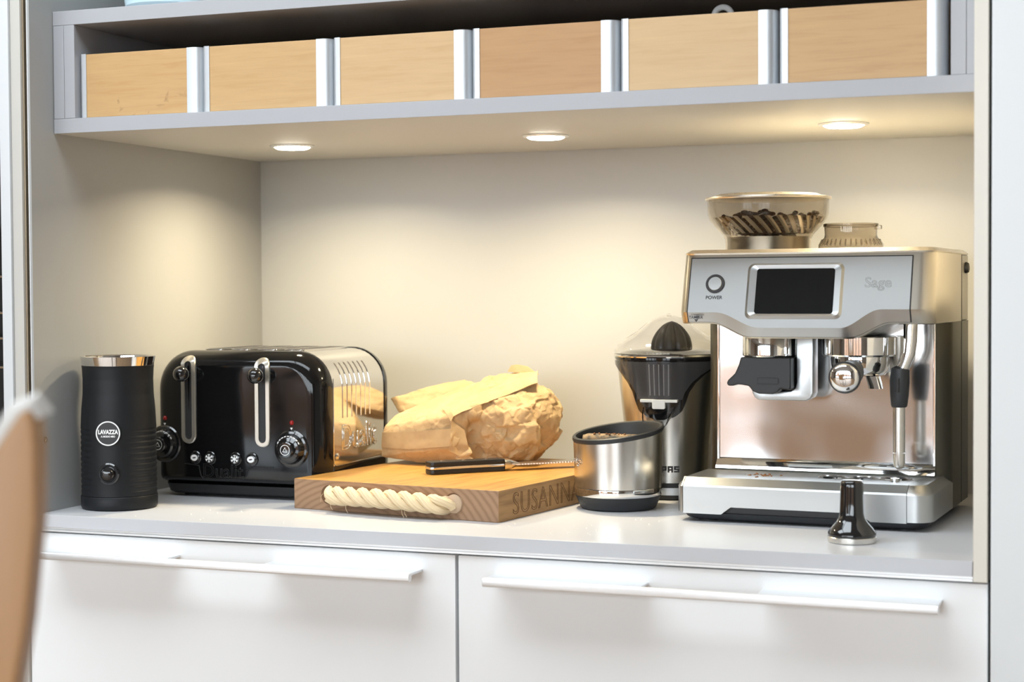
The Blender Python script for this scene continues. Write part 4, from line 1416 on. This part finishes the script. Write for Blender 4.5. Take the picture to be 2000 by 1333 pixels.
MB().tube([(0.2642, 0.053, 0.0898), (0.2642, 0.053, 0.0770), (0.2642, 0.053, 0.0725), (0.2642, 0.053, 0.0705)], [0.0075, 0.0072, 0.0058, 0.003], 20).build('wand_tip', M['steel_vert'], em)
# bean hopper
HC = (0.074, 0.150)
ZT2 = ZTM + 0.0069


def shell(prof, c, m, name, parent, th=0.0015, seg=64):
    inn = [(max(0.0008, r_ - th), z) for r_, z in reversed(prof)]
    return MB().lathe(prof + inn + [prof[0]], c, seg, cap0=False, cap1=False).build(name, m, parent, angle=50)


hp_ = [(0.0560, ZT2), (0.0560, 0.3560), (0.0590, 0.3625), (0.0700, 0.3740), (0.0770, 0.3830), (0.0790, 0.3900), (0.0800, 0.4085)]
hop = shell(hp_, HC, M['smoke'], 'bean_hopper', em)
MB().lathe([(0.0818, 0.4086), (0.0826, 0.4100), (0.0824, 0.4118), (0.0700, 0.4135), (0.0650, 0.4160), (0.030, 0.4175), (0.0008, 0.4178)], HC, 72, cap1=True).build('hopper_lid', M['lit_steel'], hop, angle=25)
mb = MB()
for k in range(30):
    a0 = 2 * PI * k / 30
    rings_ = []
    for i in range(6):
        u = i / 5
        r_ = lerp(0.0560, 0.0700, u)
        z = lerp(0.3640, 0.3860, u)
        a = a0 - 0.28 * u
        rings_.append([(HC[0] + (r_ + dr) * math.cos(a + da), HC[1] + (r_ + dr) * math.sin(a + da), z) for dr, da in ((0.0, -0.055), (0.0014, 0.0), (0.0, 0.055), (-0.0012, 0.0))])
    MB().rings(rings_).build('fin', M['steel_dark'], hop)
MB().lathe([(0.0530, ZT2 + 0.0005), (0.0530, 0.3600)], HC, 40).build('hopper_collar', M['steel_dark'], hop)
# beans lying in the hopper
random.seed(11)
mb = MB()
for k in range(330):
    a, q = random.uniform(0, 2 * PI), math.sqrt(random.random())
    z = random.uniform(0.3635, 0.3890) + 0.004 * math.sin(3 * a)
    rmax = rlin([(0.3600, 0.0470), (0.3740, 0.0560), (0.3900, 0.0640)], z)
    c_ = Vector((HC[0] + rmax * q * math.cos(a), HC[1] + rmax * q * math.sin(a), z))
    M3 = Matrix.Rotation(random.uniform(0, PI), 3, 'Z') @ Matrix.Rotation(random.uniform(-0.8, 0.8), 3, 'X')
    rings_ = []
    for i in range(5):
        b = PI * i / 4
        rings_.append([c_ + M3 @ Vector((0.0052 * -math.cos(b), 0.0036 * math.sin(b) * math.cos(2 * PI * j / 6) + 1e-5 * j, 0.0030 * math.sin(b) * math.sin(2 * PI * j / 6))) for j in range(6)])
    mb.rings(rings_, cap0=False, cap1=False)
bs = mb.build('coffee_beans', M['beans'])
bs.matrix_world = em.matrix_basis
bs.location = (0.820, 0.206, 0)
bs.rotation_euler = (0, 0, MR)
tag(bs, 'dark roasted coffee beans inside the hopper', 'coffee beans')
bs['kind'] = 'stuff'
# small clear cap standing on the machine
cl = thing('grinder_cap', 'small clear smoked plastic collar standing on the coffee machine', 'cap', (0.820 + 0.1835 * math.cos(MR) - 0.150 * math.sin(MR), 0.206 + 0.1835 * math.sin(MR) + 0.150 * math.cos(MR), ZT2))
shell([(0.0415, 0.0), (0.0415, 0.0060), (0.0390, 0.0110), (0.0345, 0.0150), (0.0335, 0.0190), (0.0340, 0.0325)], (0, 0), M['smoke'], 'collar', cl)
for k in range(36):
    a = 2 * PI * k / 36
    MB().tube([(0.0405 * math.cos(a), 0.0405 * math.sin(a), 0.006), (0.0368 * math.cos(a), 0.0368 * math.sin(a), 0.013)], 0.0009, 6).build('rib', M['smoke'], cl)
shell([(0.0345, 0.0290), (0.0352, 0.0300), (0.0352, 0.0330), (0.0340, 0.0335)], (0, 0), M['smoke'], 'rim', cl, 0.003)
MB().box(0.0335, 0.0395, -0.004, 0.004, 0.0255, 0.0310).build('lug', M['smoke'], cl, bevel=0.001)

# ------------------------------------------------------------------ tamper
tm = thing('tamper', 'black coffee tamper standing in front of the coffee machine', 'tamper', (1.0545, 0.0985, 0))
MB().lathe([(0.0262, 0.0), (0.0275, 0.0008), (0.0277, 0.0025), (0.0277, 0.0066), (0.0270, 0.0072)], seg=56).build('steel_foot', M['steel_vert'], tm)
prof = [(0.0272, 0.0074), (0.0276, 0.0090), (0.0272, 0.0115), (0.0235, 0.0170), (0.0180, 0.0230), (0.0152, 0.0280), (0.0142, 0.0340), (0.0136, 0.0500), (0.0133, 0.0640), (0.0130, 0.0690), (0.0120, 0.0708), (0.0090, 0.0716), (0.0005, 0.0718)]
rings = []
for r_, z in prof:
    k = smooth(0.026, 0.034, z) * 0.6
    rings.append([(r_ * (1 - 0.07 * k * (0.5 + 0.5 * math.cos(8 * 2 * PI * j / 64))) * math.cos(2 * PI * j / 64), r_ * (1 - 0.07 * k * (0.5 + 0.5 * math.cos(8 * 2 * PI * j / 64))) * math.sin(2 * PI * j / 64), z) for j in range(64)])
MB().rings(rings).build('handle', M['black_gloss'], tm, angle=50)

# ------------------------------------------------------------------ crumbs on the worktop
random.seed(21)
mb = MB()
for k in range(46):
    if k < 30:
        x, y = random.uniform(0.12, 0.75), random.uniform(0.015, 0.115)
    else:
        x, y = random.uniform(0.62, 0.80), random.uniform(0.05, 0.24)
    q = random.uniform(0.0004, 0.0012)
    mb.rings([[(x + q * s_ * math.cos(a), y + q * s_ * math.sin(a), z * q) for a in (0.2, 1.7, 2.9, 4.4, 5.4)] for s_, z in ((1, 0.02), (0.9, 0.6), (0.4, 1.0))])
cr_ = mb.build('crumbs', M['crumb'])
tag(cr_, 'tiny pale bread crumbs scattered on the worktop', 'crumbs')
cr_['kind'] = 'stuff'

# ------------------------------------------------------------------ leather stool in the left foreground
ch = thing('bar_stool', 'tan leather bar stool back blurred in the left foreground', 'stool', (0.5965, -1.1565, -0.93))
er = Vector((0.933, 0.36, 0))
en = Vector((-0.36, 0.933, 0))
ce = Vector((0.206, 0.082, 0))
prof = [(-0.004, 0.2350), (-0.010, 0.2315), (-0.022, 0.2130), (-0.040, 0.1960), (-0.07, 0.180), (-0.12, 0.170), (-0.22, 0.168), (-0.32, 0.170), (-0.37, 0.180), (-0.40, 0.196), (-0.418, 0.213), (-0.430, 0.2315), (-0.436, 0.235),
        (-0.440, 0.225), (-0.440, 0.17), (-0.434, 0.115), (-0.425, 0.07), (-0.40, -0.05), (-0.35, -0.20), (-0.09, -0.20), (-0.04, -0.05), (-0.0145, 0.07), (-0.0065, 0.115), (-0.0005, 0.172), (0.0, 0.214), (-0.001, 0.228)]
prof = list(reversed(prof))
MB().rings([[ce + er * u + en * (d + 0.35 * (u + 0.22) ** 2) + Vector((0, 0, z + 0.924)) for u, z in prof] for d in (-0.012, 0.012)]).build('backrest', M['leather'], ch, bevel=0.003)
top_edge = [p_ for p_ in prof if p_[1] > 0.16]
path = [(u, z) for u, z in reversed([(-0.001, 0.228), (-0.004, 0.2350), (-0.010, 0.2315), (-0.022, 0.2130), (-0.040, 0.1960), (-0.07, 0.180), (-0.12, 0.170), (-0.22, 0.168), (-0.32, 0.170), (-0.37, 0.180), (-0.40, 0.196), (-0.418, 0.213), (-0.430, 0.2315)])]
MB().tube([ce + er * u + en * (0.35 * (u + 0.22) ** 2) + Vector((0, 0, z + 0.925)) for u, z in path], 0.0085, 10).build('piping', M['piping'], ch)
sc_ = ce + er * -0.22
MB().poly(rrect(-0.20, 0.20, -0.40, 0.0, 0.06, 8), sc_ + Vector((0, 0, 0.68)), er, en, 0.0, 0.07).build('seat', M['leather'], ch, bevel=0.012)
for a, b in ((-0.17, -0.36), (0.17, -0.36), (-0.17, -0.03), (0.17, -0.03)):
    top = sc_ + er * a + en * b
    bot = sc_ + er * (a * 1.15) + en * ((b + 0.19) * 1.15 - 0.19)
    MB().tube([bot + Vector((0, 0, 0.0)), top + Vector((0, 0, 0.682))], [0.012, 0.016], 12).build('leg', M['window_frame'], ch)
fr_ = [sc_ + er * (a * 1.1) + en * ((b + 0.19) * 1.1 - 0.19) + Vector((0, 0, 0.25)) for a, b in ((-0.17, -0.36), (0.17, -0.36), (0.17, -0.03), (-0.17, -0.03), (-0.17, -0.36))]
MB().tube(fr_, 0.008, 10).build('footrest', M['window_frame'], ch)

# ------------------------------------------------------------------ neighbouring tall cabinet on the left with dark rack
nb = thing('open_cabinet', 'open cabinet with dark oven rack at the far left edge', 'cabinet', (-0.65, 0.01, -0.9))
box('back_panel', M['dark'], nb, 0, 0.60, 0.50, 0.52, 0, 2.4)
box('side_panel', M['white'], nb, 0, 0.016, 0, 0.50, 0, 2.4)
box('shelf', M['laminate'], nb, 0.0165, 0.6025, 0.03, 0.495, 1.425, 1.444)
box('oven_casing', M['black_satin'], nb, 0.0165, 0.6025, 0.01, 0.495, 1.28, 1.400, 0.003)
box('oven_lining', M['black_satin'], nb, 0.0165, 0.6025, 0.26, 0.495, 0.70, 1.279)
for zz in (1.215, 1.165, 1.130, 1.09):
    mb = MB()
    mb.tube([(0.03, 0.06, zz), (0.595, 0.06, zz)], 0.0022, 8)
    for k in range(12):
        xx = 0.04 + 0.05 * k
        mb.tube([(xx, 0.058, zz + 0.001), (xx, 0.25, zz + 0.001)], 0.0014, 6)
    mb.build('wire_rack', M['chrome'], nb)
tn_ = MB().lathe([(0.045, 0), (0.047, 0.004), (0.047, 0.075), (0.044, 0.080), (0.001, 0.081)], seg=40).build('storage_tin', M['gold'])
tn_.location = (-0.150, 0.110, 0.5442)
tag(tn_, 'gold patterned tin on the shelf at the far left edge', 'tin')
bx = box('carton', M['brownbox'], None, -0.06, 0.06, -0.05, 0.05, 0, 0.16, 0.001)
bx.location = (-0.24, 0.24, 0.5442)
tag(bx, 'brown carton behind the gold tin at the far left edge', 'carton')
